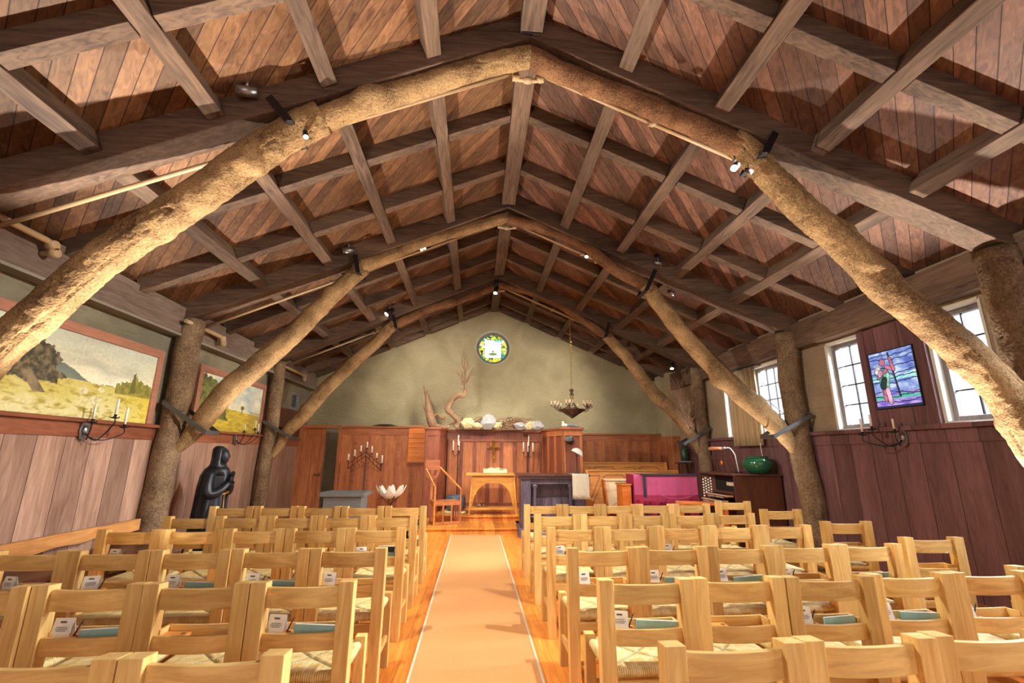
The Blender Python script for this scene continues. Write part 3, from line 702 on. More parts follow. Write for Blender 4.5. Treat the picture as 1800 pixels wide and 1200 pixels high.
# ------------------------------------------------------------------ aisle carpet and chairs
g = G(); g.box(-.41, .49, YB+.3, 9.05, .0, .012, m=0)
for a in (-.41, .474): g.box(a, a+.016, YB+.3, 9.05, .012, .015, m=1)
tag(g.obj('aisle_carpet', [M['carpet'], M['linen']]), 'long tan carpet runner down the middle aisle', 'carpet')

CW = .2045      # half distance between the post centres
def seat_mesh():
    """rush seat: four triangles of strands wrapped over the rails"""
    n = 132; W2, D2 = .208, .20; T = .05
    prof = []      # rounded edge
    g = G(); bm = g.bm; cl = bm.loops.layers.float_color.new('Col')
    grid = []; col = []
    def strand(c): return abs(sin(c*pi/.0105))
    for j in range(n+1):
        row = []; cr = []
        for i in range(n+1):
            u = -1+2*i/n; v = -1+2*j/n; m_ = max(abs(u), abs(v))
            x, y = u*W2, v*D2; z = .455 - .012*(1-m_)
            e = (m_-.84)/.16
            if e > 0:
                ang = min(1, e)*pi*.85; rr = T/2
                z = .455-.0*(1-m_)-rr+rr*cos(ang); outw = rr*sin(ang)
                kx = .84+ (.0)
                if abs(u) >= abs(v): x = (1 if u > 0 else -1)*(W2*.9+outw*.9)
                if abs(v) >= abs(u): y = (1 if v > 0 else -1)*(D2*.9+outw*.9)
            st = strand(x) if abs(v) > abs(u) else strand(y)
            seam = min(1, abs(abs(u)-abs(v))*9)
            z += .0038*st*seam-.004*(1-seam)
            row.append(bm.verts.new((x, y, z))); tone = (.22+.78*min(1, st*1.25))*(.45+.55*seam)
            sh = 1. if abs(v) > abs(u) else .93
            cr.append((tone*sh, tone*sh, tone*sh*.97, 1))
        grid.append(row); col.append(cr)
    for j in range(n):
        for i in range(n):
            f = bm.faces.new((grid[j][i], grid[j][i+1], grid[j+1][i+1], grid[j+1][i])); f.smooth = True
            for lp, (a, b_) in zip(f.loops, ((j, i), (j, i+1), (j+1, i+1), (j+1, i))): lp[cl] = col[a][b_]
    g.box(-W2+.02, W2-.02, -D2+.02, D2-.02, .405, .43)
    return g
def curved_slat(g, x0, x1, y, bow, z0, z1, th, n=10, lean=0):
    A = []
    for i in range(n+1):
        t = i/n; x = x0+(x1-x0)*t; yy = y-bow*(1-(2*t-1)**2)
        A.append([g.bm.verts.new(p) for p in ((x, yy-th/2, z0), (x, yy+th/2, z0), (x, yy+th/2, z1), (x, yy-th/2, z1))])
    for a, b_ in zip(A, A[1:]):
        for q in range(4): g.bm.faces.new((a[q], a[(q+1) % 4], b_[(q+1) % 4], b_[q]))
    g.bm.faces.new(A[0][::-1]); g.bm.faces.new(A[-1])
def make_chair():
    root = empty('rush_seat_chair', (0, 0, 0), 'maple chair', 'chair')
    pw, pd = .037, .034
    for s in (-1, 1):
        g = G(); x = s*CW
        prof = [(0, .030, .032, 0.0), (.06, .033, .034, 0), (.45, .036, .036, 0), (.85, .036, .035, 0)]
        vs = []
        for z, a, b_, dy in prof: vs.append([g.bm.verts.new((x+q*a, dy+r*b_, z-(.006 if (z > .8 and r > 0) else 0))) for q, r in ((-1,-1),(1,-1),(1,1),(-1,1))])
        for A, B in zip(vs, vs[1:]):
            for q in range(4): g.bm.faces.new((A[q], A[(q+1) % 4], B[(q+1) % 4], B[q]))
        g.bm.faces.new(vs[0][::-1]); g.bm.faces.new(vs[-1])
        g.obj('leg', M['maple'], root, bevel=.003)
        g = G(); g.box(x-.028-s*.004, x+.028-s*.004, .375, .43, 0, .475); g.obj('leg', M['maple'], root, bevel=.003)
    g = G(); curved_slat(g, -CW+.034, CW-.034, -.002, .022, .735, .825, .022); g.obj('backrest_slat', M['maple_x'], root, bevel=.003)
    rk = G(); curved_slat(rk, -CW+.034, CW-.034, -.008, .020, .555, .628, .018); curved_slat(rk, -CW+.034, CW-.034, .095, .012, .575, .642, .012)
    rk.box(-CW+.036, CW-.036, -.008, .093, .552, .564); rk.box(-CW+.030, -CW+.044, .02, .10, .555, .64); rk.box(CW-.044, CW-.030, .02, .10, .555, .64)
    r = rk.obj('book_rack', M['maple_x'], root, bevel=.002)
    g = G(); g.box(-CW+.046, -CW+.155, .004, .085, .60, .615); g.tube([(-CW+.135, .045, .614), (-CW+.135, .045, .6165)], .012, n=12, m=1)
    g.obj('cup_holder', [M['bench_oak'], M['walnut']], r, bevel=.001)
    st = seat_mesh().obj('seat', M['rush'], root); st.location = (0, .205, 0)
    g = G(); g.box(-CW+.035, CW-.035, -.012, .012, .35, .40); g.obj('stretcher', M['maple_x'], root, bevel=.003)
    g = G(); g.box(-CW+.03, CW-.03, .39, .415, .35, .40); g.obj('stretcher', M['maple_x'], root, bevel=.003)
    for s in (-1, 1):
        g = G(); x = s*CW; g.box(x-.012, x+.012, .03, .38, .165, .205); g.obj('stretcher', M['maple_y'], root, bevel=.003)
    g = G(); g.box(-CW+.03, CW-.03, .392, .412, .21, .25); g.obj('stretcher', M['maple_x'], root, bevel=.003)
    return root
proto = make_chair(); used = [False]
def chair(x, y, label, group, rz=0):
    o = proto if not used[0] else copy_tree(proto)
    used[0] = True; o.location = (x, y, 0); o.rotation_euler = (0, 0, rz); o['label'] = label; o['group'] = group; return o
ROWN = ['nearest', 'second nearest', 'third nearest', 'fourth nearest', 'fifth nearest', 'farthest']
ORDA = ['first', 'second', 'third', 'fourth', 'fifth', 'sixth', 'seventh']
LY = (1.67, 2.50, 3.31, 4.16, 4.97, 5.84); RY = (1.66, 2.45, 3.26, 4.15, 5.01, 5.99)
LN = (3, 6, 6, 5, 5, 5); RN = (4, 5, 5, 5, 5, 5)
random.seed(11); spots = []
for r in range(6):
    for i in range(LN[r]):
        x = -.565-.2425-.485*i-(.012*i if r == 5 else 0); y = LY[r]+random.uniform(-.012, .012); spots.append((-1, r, i, x, y))
    for i in range(RN[r]):
        x = .625+.2425+.485*i; y = RY[r]+i*.012+random.uniform(-.012, .012); spots.append((1, r, i, x, y))
for s, r, i, x, y in spots:
    lab = 'maple rush-seat chair, %s from the carpet in the %s row %s of it' % (ORDA[i], ROWN[r], SIDE[s])
    chair(x, y, lab, 'rush-seat chairs %s of the aisle' % SIDE[s], rz=random.uniform(-.008, .008))
for r, (x, y) in {1: (3.33, 2.62), 2: (3.555, 3.55), 3: (3.58, 4.42), 4: (3.60, 5.42), 5: (3.555, 6.37)}.items():
    chair(x, y, 'rush-seat chair set apart by the right wall, slightly ahead of the %s row' % ROWN[r], 'outer chairs along the right wall', rz=-.02)
# things left in the racks
def booklet(x, y, lab, w=.2, rz=0., tilt=0.):
    root = empty('booklet', (x, y, .567), lab, 'booklet', rz, 'booklets in the chair racks')
    g = G(); m = Matrix.Rotation(tilt, 4, 'Y')
    g.box(-w/2, w/2, -.006, .006, 0, .078, mat=m); g.obj('cover', M['teal'], root)
    g = G(); g.box(-w/2+.004, w/2-.004, -.0045, .0045, .002, .080, mat=m); g.obj('pages', M['paper'], root)
def card(x, y, lab, rz=0.):
    root = empty('folded_card', (x, y, .615), lab, 'card', rz, 'folded cards in the chair racks')
    g = G(); h = .075; wd = .042
    for s in (-1, 1): g.prism([(-wd, s*.02, 0), (wd, s*.02, 0), (wd, s*.001, h), (-wd, s*.001, h)], (0, s*.0012, 0))
    g.obj('card_sheet', M['paper'], root)
    g = G(); 
    for k, (a, z) in enumerate(((.014, .060), (.024, .040), (.028, .033), (.022, .026))):
        y_ = -.0215+(z/h)*.019-.0012; g.box(-a, a, y_-.0006, y_, z-(.004 if k == 0 else .0012), z+(.004 if k == 0 else .0012))
    g.obj('print', M['ink'], root)
def pencil(x, y, lab):
    g = G(); g.tube([(0, 0, 0), (.03, 0, .065)], .0035, n=6); g.tube([(.03, 0, .065), (.036, 0, .078)], [.0035, .0008], n=6)
    o = g.obj('pencil', M['black']); o.location = (x, y, .60); tag(o, lab, 'pencil', 'pencils in the chair racks')
random.seed(3)
where = lambda s, r, i: '%s chair from the carpet, %s row on the %s' % (ORDA[i], ROWN[r], SIDE[s])
for s, r, i, x, y in spots:
    if r in (1, 2) or (r == 3 and i % 2 == 0) or (r == 4 and i in (0, 2)):
        if (s, r, i) not in ((-1, 1, 1), (1, 1, 1), (1, 2, 4)): card(x-.125, y+.045, 'white card in '+where(s, r, i), random.uniform(-.3, .3))
        if r < 3 and (i+r) % 3 != 2 or (r == 3 and i < 2): booklet(x+.07, y+.035, 'teal booklet in '+where(s, r, i), random.choice((.17, .21, .23)), random.uniform(-.06, .06), random.uniform(-.05, .05))
        if (i+r) % 2: pencil(x-.085, y+.05, 'black pencil in '+where(s, r, i))
for s, r, i, x, y in spots:
    if (r >= 3 and i == 0 and s < 0) or (s > 0 and r == 5 and i == 0):
        root = empty('hymnal', (x+s*-.08, y+.05, .567), 'black hymnal in '+where(s, r, i), 'book', group='black hymnals at the aisle')
        g = G(); g.box(-.07, .07, -.016, .016, 0, .125); g.obj('cover', M['black'], root, bevel=.002)
        g = G(); g.box(-.066, .066, -.012, .012, .121, .127); g.obj('pages', M['paper'], root)
        g = G(); g.tube([(.028*cos(a), -.0175, .065+.028*sin(a)) for a in [pi*q/8 for q in range(16)]], .0025, n=6, closed=True); g.obj('emblem', M['paper'], root)
# benches on the left wall
root = empty('wall_bench', (-3.72, 3.66, 0), 'rough bench with live-edge plank back along the left wall', 'bench')
g = G(); n = 40
def slabpoly(z0, z1, seed, L_, amp):
    top = [(0, L_*i/n, z1+.01*noise.noise(Vector((i*.3, seed, 0)))) for i in range(n+1)]
    bot = [(0, L_*i/n, z0+amp*noise.noise(Vector((i*.14, seed+4, 0)))) for i in range(n, -1, -1)]
    return top+bot
P = slabpoly(.56, .68, 1, 2.46, .05)
A = [g.bm.verts.new(p) for p in P]; B = [g.bm.verts.new(Vector(p)+Vector((-.05, 0, 0))) for p in P]
k = len(P)
for i in range(n):
    g.bm.faces.new((A[i], A[i+1], A[k-2-i], A[k-1-i])); g.bm.faces.new((B[i+1], B[i], B[k-1-i], B[k-2-i]))
for i in range(k): g.bm.faces.new((A[(i+1) % k], A[i], B[i], B[(i+1) % k]))
g.obj('back_slab', M['slab'], root, bevel=.006).location = (-.24, 0, 0)
g = G(); g.box(-.30, .20, 0, 2.42, .40, .455); g.obj('seat_slab', M['walnut'], root, bevel=.012)
for q in (.1, 1.2, 2.2):
    g = G(); g.box(-.16, .14, q, q+.09, 0, .40); g.obj('leg', M['walnut'], root, bevel=.006)
    g = G(); g.box(-.33, -.295, q, q+.09, .455, .62); g.obj('back_support', M['walnut'], root, bevel=.004)

# ------------------------------------------------------------------ wall paintings
def painting(y0, y1, z0, z1, fn, name, label, res=110):
    root = empty(name, (XL+.005, y0, z0), label, 'painting'); W, H = y1-y0, z1-z0
    g = G(); bm = g.bm; cl = bm.loops.layers.float_color.new('Col'); nx = int(res*W); nz_ = int(res*H)
    V = [[bm.verts.new((.03, W*i/nx, H*j/nz_)) for i in range(nx+1)] for j in range(nz_+1)]
    for j in range(nz_):
        for i in range(nx):
            f = bm.faces.new((V[j][i], V[j][i+1], V[j+1][i+1], V[j+1][i]))
            c = srgb(fn((i+.5)/nx, (j+.5)/nz_))
            for lp in f.loops: lp[cl] = c
    g.box(.0, .028, 0, W, 0, H)
    g.obj('canvas', M['paint'], root)
    g = G(); t = .10
    g.box(0, .05, -t, 0, 0, H+t); g.box(0, .05, W, W+t, 0, H+t); g.box(0, .05, 0, W, H, H+t)
    g.obj('picture_frame', M['frame_p'], root, bevel=.004)
M['paint'] = attr_mat('painted_canvas', rough=.75, bump=.4)
def mixc(a, b_, t): t = max(0, min(1, t)); return tuple(p+(q-p)*t for p, q in zip(a, b_))
def fb(x, y, s, o=4): return noise.fractal(Vector((x*s, y*s, s*.37)), 1, 2, o)
def land1(u, v):
    x = u*2.1
    hill = .44+.03*fb(x, 0, 2)
    sky = mixc((232, 226, 192), (200, 210, 196), (v-.5)*2); glow = math.exp(-((u-.66)**2/.05+(v-.52)**2/.02)); sky = mixc(sky, (255, 250, 224), glow*.9)
    sky = mixc(sky, (150, 158, 150), max(0, fb(x, v*3, 1.6))*.6)
    c = sky
    mt = .44+.24*max(0, 1-abs(u-.30)/.26)+.02*fb(x, 0, 6)
    if v < mt: c = mixc((104, 118, 112), (160, 166, 146), (mt-v)*3+.1*fb(x, v, 8))
    if v < hill:
        t = (hill-v)/hill
        c = mixc((206, 192, 92), (224, 216, 156), t*1.2+.4*fb(x, v, 3)); c = mixc(c, (158, 134, 40), max(0, fb(x, v*2.5, 9))*1.3); c = mixc(c, (214, 186, 40), max(0, (u-.72)*3)*.8)
        c = mixc(c, (232, 226, 186), max(0, fb(x+3, v*2, 2.5))*.9*(1-u))
    rt = .48+.12*max(0, 1-abs(u-.86)/.16)+.05*fb(x, 0, 9)+.03*fb(x, v, 30)
    if u > .72 and .36 < v < rt: c = mixc((110, 108, 40), (160, 148, 56), .5+fb(x, v, 14))
    if abs(u-.845) < .022*(1-(v-.4)*2.2) and .4 < v < .68+.02*fb(x, v, 20): c = (98, 96, 38)
    tr = .86-.55*abs(u-.17)**1.6*6+.07*fb(x, v, 7)+.06*fb(x, v, 22)
    if u < .36+.05*fb(v, 1, 8)+.03*fb(x, v, 26) and .36+.04*fb(x, 2, 5) < v < tr: c = mixc((52, 48, 40), (122, 108, 80), .5+1.1*fb(x, v, 16))
    rk = (u-.40)**2*3+(v-.30)**2*2
    for (ru, rv, rs) in ((.52, .34, .035), (.63, .38, .03), (.60, .23, .05)):
        if (u-ru)**2*2+(v-rv)**2 < rs*rs*(1+fb(x, v, 9)): c = mixc((236, 228, 190), (196, 184, 130), .5+fb(x, v, 15))
    if abs((u-.22)-(.40-v)*.4) < .03 and .24 < v < .46: c = mixc((150, 132, 104), (112, 92, 70), .5+fb(x, v, 12))
    return mixc(c, (120, 110, 70), .12+.12*fb(x, v, 30))
def land2(u, v):
    x = u*2
    c = mixc((226, 220, 190), (160, 182, 190), .5+fb(x, v*2, 2.4)); c = mixc(c, (244, 240, 220), max(0, fb(x+9, v*2, 3)))
    hz = .50-.10*u+.015*fb(x, 0, 8)
    if v < hz: c = mixc((222, 192, 52), (182, 158, 50), .5+.7*fb(x+v*2, v*5-x*2, 4)); c = mixc(c, (140, 116, 60), max(0, fb(x+v*3, v*2-x, 6)))
    if v < hz and u > .35 and v > hz-.02: c = (232, 226, 200)
    tl = .95-.9*max(0, u-.18)*1.5+.06*fb(x, v, 8)
    if u < .42+.05*fb(v, 3, 9) and v < tl and v > .28-.2*u: c = mixc((62, 68, 32), (128, 128, 56), .5+.8*fb(x, v, 12))
    if (u-.66)**2+((v-.50)*.8)**2 < .0010: c = (104, 100, 44)
    if abs(u-.66) < .006 and .40 < v < .50: c = (90, 80, 40)
    if u > .8 and v < .45: c = mixc(c, (150, 128, 70), .4)
    return mixc(c, (120, 110, 70), .1+.12*fb(x, v, 30))
painting(3.98, 6.02, 1.79, 2.62, land1, 'landscape_painting', 'wide landscape painting of dark trees, hills and yellow meadow, on the left wall')
painting(7.02, 9.0, 1.79, 2.62, land2, 'landscape_painting', 'landscape painting of a yellow field with one round tree, behind the middle left brace')

# ------------------------------------------------------------------ stained glass
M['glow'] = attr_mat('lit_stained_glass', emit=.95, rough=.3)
M['daylight_glow'] = attr_mat('daylight_glow_glass', emit=.68, rough=.3)  # daylight behind the round window is put in as emission
def seg_d(p, a, b_):
    a = Vector(a); b_ = Vector(b_); p = Vector(p); d = b_-a; t = max(0, min(1, (p-a).dot(d)/d.length_squared)); return (p-a-d*t).length
def ford(u, v):
    """wading figure with a staff carrying a child; u right, v up, aspect .86"""
    x, y = u*.86, v; ld = .010
    lines = []
    def wl(b_, a_, f, p): return abs(y-(b_+a_*sin(x*f+p)+.02*fb(x, 0, 6)))
    c = mixc((96, 120, 190), (170, 196, 226), .5+.9*fb(x, y*2, 5)); c = mixc(c, (60, 80, 160), max(0, fb(x+5, y, 7)))
    if y < .26: c = mixc((96, 84, 176), (168, 150, 214), .5+fb(x, y*3, 6))
    if .48 < y < .56+.03*sin(x*9): c = mixc((90, 190, 190), (200, 226, 226), .5+fb(x, y*3, 8))
    if .15 < y < .21+.02*sin(x*14): c = (70, 170, 150)
    for b_, a_, f, p in ((.93, .015, 9, 0), (.86, .02, 7, 1), (.72, .015, 8, 2), (.60, .02, 9, .5), (.52, .02, 7, 2.6), (.44, .02, 9, 1), (.26, .03, 6, .3), (.19, .02, 8, 2), (.10, .02, 7, 1)):
        if wl(b_, a_, f, p) < ld*.8: c = (24, 34, 74)
    def body(a, b_, r, col):
        nonlocal c
        d = seg_d((x, y, 0), (*a, 0), (*b_, 0))
        if d < r+ld: c = (26, 20, 40)
        if d < r: c = mixc(col, tuple(v_*.7 for v_ in col), .5+fb(x, y, 12))
    skin = (178, 112, 140)
    body((.40, .96), (.50, .18), .008, (50, 40, 60))
    body((.27, .35), (.30, .10), .040, (206, 170, 200)); body((.20, .34), (.21, .14), .030, skin)
    body((.22, .42), (.27, .62), .075, (96, 190, 170)); body((.30, .40), (.33, .58), .028, (160, 222, 200)); body((.20, .38), (.24, .50), .05, (40, 60, 60))
    body((.33, .72), (.46, .66), .030, skin); body((.46, .66), (.42, .86), .026, skin); body((.13, .56), (.30, .66), .030, skin)
    body((.14, .66), (.15, .70), .055, (226, 220, 230)); body((.17, .60), (.20, .64), .04, (206, 160, 190))
    body((.25, .80), (.26, .82), .052, skin)
    if y < .035 or x < .008: c = (30, 40, 80)
    return c
def glasspanel(root, fn, W, H, place, m, res=150, name='glass_panel'):
    g = G(); bm = g.bm; cl = bm.loops.layers.float_color.new('Col'); nx = int(res*W); nz_ = int(res*H)
    V = [[bm.verts.new(place(W*(i/nx), H*(j/nz_))) for i in range(nx+1)] for j in range(nz_+1)]
    for j in range(nz_):
        for i in range(nx):
            c = fn((i+.5)/nx, (j+.5)/nz_)
            if c is None: continue
            f = bm.faces.new((V[j][i], V[j][i+1], V[j+1][i+1], V[j+1][i])); c = srgb(c)
            for lp in f.loops: lp[cl] = c
    bmesh.ops.delete(bm, geom=[v for v in bm.verts if not v.link_faces], context='VERTS')
    return g.obj(name, m, root)
y0, y1, z0, z1 = 4.505, 5.065, 2.0, 2.645
root = empty('stained_glass_panel', (XW-.05, y1, z0), 'backlit blue stained glass panel of a wading figure with staff, on the right wall', 'stained glass')
glasspanel(root, ford, y1-y0, z1-z0, lambda a, b_: (-.012, -a, b_), M['glow'], 230)
g = G(); g.box(-.010, .002, -(y1-y0)-.012, .012, -.012, z1-z0+.012); g.obj('panel_frame', M['void'], root)
# round window in the gable
rw = empty('window_6', (RC.x, YE+.16, RC.z), None, None); rw['kind'] = 'structure'
g = G(); prof = [(RR-.10, -.06), (RR-.037, -.06), (RR-.037, .06), (RR-.10, .06)]
R1 = [[g.bm.verts.new((r*cos(2*pi*i/64), z, r*sin(2*pi*i/64))) for i in range(64)] for r, z in prof]
for q in range(4):
    for i in range(64): g.bm.faces.new((R1[q][i], R1[q][(i+1) % 64], R1[(q+1) % 4][(i+1) % 64], R1[(q+1) % 4][i]))
g.obj('window_frame', M['grey_wood'], rw)
g = G(); RI = RR-.10
random.seed(5)
cells = [(random.uniform(-.5, .5), random.uniform(-.5, .5), random.choice(((236, 214, 60), (60, 170, 70), (110, 200, 90), (50, 160, 170), (248, 244, 220), (210, 230, 80), (240, 190, 40), (30, 110, 50)))) for _ in range(420)]
def rose(u, v):
    x, z = (u-.5)*.8, (v-.5)*.8
    if x*x+z*z > (RI+.004)**2: return None
    if abs(x) < .225 and abs(z) < .25:
        if abs(x) > .217 or abs(z) > .242: return (70, 60, 60)
        c = mixc((232, 236, 240), (208, 220, 226), .5+fb(x, z, 8))
        if z < -.06 and (x+.0)**2/.012+(z+.14)**2/.0012 < 1: c = mixc((70, 120, 60), (120, 150, 70), .5+fb(x, z, 30))
        if abs(x-.0)+abs(z+.07) < .035: c = (140, 120, 90)
        if seg_d((x, z, 0), (-.11, .02, 0), (-.05, -.03, 0)) < .012: c = (196, 188, 140)
        if seg_d((x, z, 0), (.02, -.02, 0), (.09, .02, 0)) < .010: c = (216, 212, 180)
        if x > .03 and z > .19: c = mixc((70, 170, 190), (150, 210, 220), .5+fb(x, z, 20))
        if abs(x+.06) < .003 and z > .05: c = (150, 160, 170)
        return c
    best = sorted(((x-cx)**2+(z-cz)**2, cc) for cx, cz, cc in cells)[:2]
    if sqrt(best[1][0])-sqrt(best[0][0]) < .004: return (24, 30, 20)
    return best[0][1]
glasspanel(rw, rose, .8, .8, lambda a, b_: (a-.4, 0, b_-.4), M['daylight_glow'], 170)

# ------------------------------------------------------------------ candle sconces on the side walls
def petals(g, p, r, n=5):
    for i in range(n):
        a = 2*pi*i/n; d = Vector((cos(a), sin(a), 0))
        g.bar(p+d*.006, p+d*r, .012, .003, (0, 0, 1), w2=.02); g.bar(p+d*r, p+d*(r+.010)+Vector((0, 0, .016)), .02, .003, d, w2=.004)
def sconce(px, py, X, s, cands, label, wax):
    base = at(px, py, X=X); root = empty('candle_sconce', base, label, 'sconce', group='wall candle sconces')
    g = G(); n = 14
    P = [(0, .055*cos(2*pi*i/n)*(1+.12*(i % 2)), .10*sin(2*pi*i/n)*(1+.12*(i % 2))) for i in range(n)]; g.prism(P, (s*.012, 0, 0)); g.ball((s*.02, 0, 0), .035, sc=(.6, 1, 1.4)); g.obj('backplate', M['steel'], root, bevel=.002)
    for (cx, cy, X2, top) in cands:
        c = at(cx, cy, X=X2)-base; t = at(*top, X=X2)-base; h = max(.11, t.z-c.z)
        st = Vector((s*.02, 0, -.01)); lo = (st+c)*.5; lo.z = min(st.z, c.z)-.085
        g = G(); g.tube(spline([st, st+Vector((s*.03, 0, -.05)), lo, c+Vector((0, 0, -.06)), c], .012), .0055, n=8); g.obj('arm', M['iron'], root)
        g = G(); g.lathe([(.004, -.004), (.036, .002), (.040, .010), (.034, .006), (.012, .006), (.012, .035), (.015, .035), (.015, .04), (.004, .04)], c, 16); petals(g, c+Vector((0, 0, .004)), .034); g.obj('candle_cup', M['iron'], root)
        g = G(); b0 = c+Vector((0, 0, .036)); g.tube([b0, b0+Vector((0, 0, h-.03))], .011, n=12); g.tube([b0+Vector((0, 0, h-.03)), b0+Vector((0, 0, h-.02))], .0015, n=6); g.obj('candle', wax, root)
sconce(147, 756, XL+.062, 1, [(162, 743, -3.93, (169, 712)), (202, 735, -3.74, (213, 703)), (218, 752, -3.84, (229, 718))], 'black iron sconce with three candles under the large landscape painting', M['white'])
sconce(413, 770, XL+.062, 1, [(429, 760, -3.93, (432, 745)), (448, 756, -3.80, (449, 740)), (453, 762, -3.88, (456, 745))], 'black iron sconce with three candles behind the middle left brace', M['white'])
sconce(1588, 768, XW-.062, -1, [(1573, 760, 4.62, (1568, 737)), (1533, 755, 4.52, (1527, 730)), (1517, 765, 4.42, (1511, 737))], 'black iron sconce with three candles on the right wall below the stained glass', M['ivory'])

# curtain
g = G(); n = 60
pA = at(1285, 645, X=4.64); y0, y1 = 7.28, 7.98
for a in range(1):
    T = []; 
    for j, z in enumerate((2.93, 2.6, 2.2, 1.9, 1.62)):
        spread = 1+.03*j; row = []
        for i in range(n+1):
            t = i/n; yy = (y0+y1)/2+(t-.5)*(y1-y0)*spread; xx = 4.655+.042*sin(t*2*pi*8+.4*sin(j))+.012*sin(t*2*pi*3)
            row.append(g.bm.verts.new((xx, yy, z)))
        T.append(row)
    for A, B in zip(T, T[1:]):
        for i in range(n): g.bm.faces.new((A[i], A[i+1], B[i+1], B[i])).smooth = True
root = empty('curtain', (4.66, 7.63, 2.95), 'tan gathered curtain hanging between the two farther windows of the right wall', 'curtain')
o = g.obj('cloth', M['curtain'], root); o.location = (-4.66, -7.63, -2.95)
sm = o.modifiers.new('thick', 'SOLIDIFY'); sm.thickness = .006
g = G(); g.tube([(0, -.42, 0), (0, .42, 0)], .012); g.tube([(0, -.40, 0), (.13, -.40, 0)], .006); g.tube([(0, .40, 0), (.13, .40, 0)], .006); g.obj('curtain_rod', M['iron'], root)
g = G(); g.tube(spline([(4.62, 7.25, 1.66), (4.61, 7.22, 1.5), (4.60, 7.15, 1.24)], .05), .004, n=6); tag(g.obj('pull_cord', M['paper']), 'thin white cord hanging below the curtain on the right wall', 'cord')
g = G(); a = at(1328, 688, X=4.82); b_ = at(1387, 733, X=4.84); g.tube([a, b_], .006, n=6); tag(g.obj('window_stay', M['iron']), 'thin black rod slanting across the window beside the middle right post', 'rod')
# ------------------------------------------------------------------ altar table with the open book
root = empty('altar_table', (.40, 10.40, .22), 'golden oak table with an arched apron and low shelf in the altar alcove', 'table')
g = G(); g.box(-.58, .58, -.27, .27, .79, .835); g.obj('tabletop', M['oak'], root, bevel=.008)
for sy in (-1, 1):
    for sx in (-1, 1):
        g = G(); g.bar((sx*.50, sy*.24, 0), (sx*.44, sy*.20, .79), .036, .036, (0, 1, 0)); g.obj('leg', M['oak'], root, bevel=.005)
    # arched apron
    g = G(); n = 24; top = []; bot = []
    for i in range(n+1):
        t = -1+2*i/n; x = .455*t; z = .70*sqrt(max(0, 1-abs(t)**2.6)) - .03; z = max(.06, min(.63, z*.93+.02)); w_ = .455+.045*(1-z/.79) if abs(t) > .999 else 0
        bot.append((x if abs(t) < .999 else (1 if t > 0 else -1)*(.475), sy*.20, z))
    for p, q in zip(bot, bot[1:]):
        f = [Vector(p), Vector(q), Vector((q[0]*.95, sy*.20, .79)), Vector((p[0]*.95, sy*.20, .79))]; g.prism(f, (0, .02, 0))
    g.obj('arched_apron', M['oak'], root)
g = G(); g.box(-.46, .46, -.19, .19, .105, .13); g.obj('shelf', M['oak'], root, bevel=.004)
for sy in (-1, 1):
    g = G(); g.box(-.56, .56, sy*.20-.014, sy*.20+.014, .095, .125); g.obj('stretcher', M['oak'], root, bevel=.004)
root = empty('open_book', (.44, 10.30, 1.055), 'large open book with cream pages lying on the golden oak table', 'book')
def bookhalf(s):
    g = G(); n = 8; vs = []
    for i in range(n+1):
        t = i/n; x = s*.255*t; h = .045+.022*sin(min(1, t*1.6)*pi)*.9+.0*t
        vs.append([g.bm.verts.new(p) for p in ((x, -.15, .008), (x, .15, .05), (x, .15, .05+h), (x, -.15, .008+h))])
    for a, b_ in zip(vs, vs[1:]):
        for q in range(4): g.bm.faces.new((a[q], a[(q+1) % 4], b_[(q+1) % 4], b_[q]))
    g.bm.faces.new(vs[0]); g.bm.faces.new(vs[-1][::-1]); return g
M['page'] = plain('cream_pages', (244, 230, 176), .7)
for s in (-1, 1): bookhalf(s).obj('page_block', M['page'], root)
g = G(); g.prism([(-.27, -.155, 0), (.27, -.155, 0), (.27, .155, .045), (-.27, .155, .045)], (0, 0, .008)); g.obj('cover', M['walnut'], root)
g = G()
for s in (-1, 1):
    for c in range(2):
        for r in range(9):
            x0 = s*(.035+c*.11) if s > 0 else -.035-c*.11-.095
            if s > 0 and c >= 0 and 3 > r: continue
            y = -.125+r*.028; zz = .008+(y+.15)/.3*.042+.062; g.box(x0, x0+.09, y, y+.006, zz, zz+.0015)
g.obj('print', M['ink'], root)
g = G(); g.box(.05, .22, -.12, -.06, .083, .086); g.obj('illustration', M['stone'], root)
# small finial group under the table: two little shells
for q, (dx, r) in enumerate(((-.16, .045), (-.06, .032), (-.02, .02))):
    g = G(); g.ball((0, 0, r*.8), r, n=10, sc=(1, .8, .9)); g.tube([(0, 0, r), (r*.9, 0, r*1.4)], [r*.5, .004], n=8)
    o = g.obj('sea_shell', M['drift']); o.location = (.29+dx-.02, 10.36, .352); tag(o, '%s pinkish sea shell on the low shelf of the golden oak table' % ('largest', 'middle', 'smallest')[q], 'shell', 'shells on the table shelf')
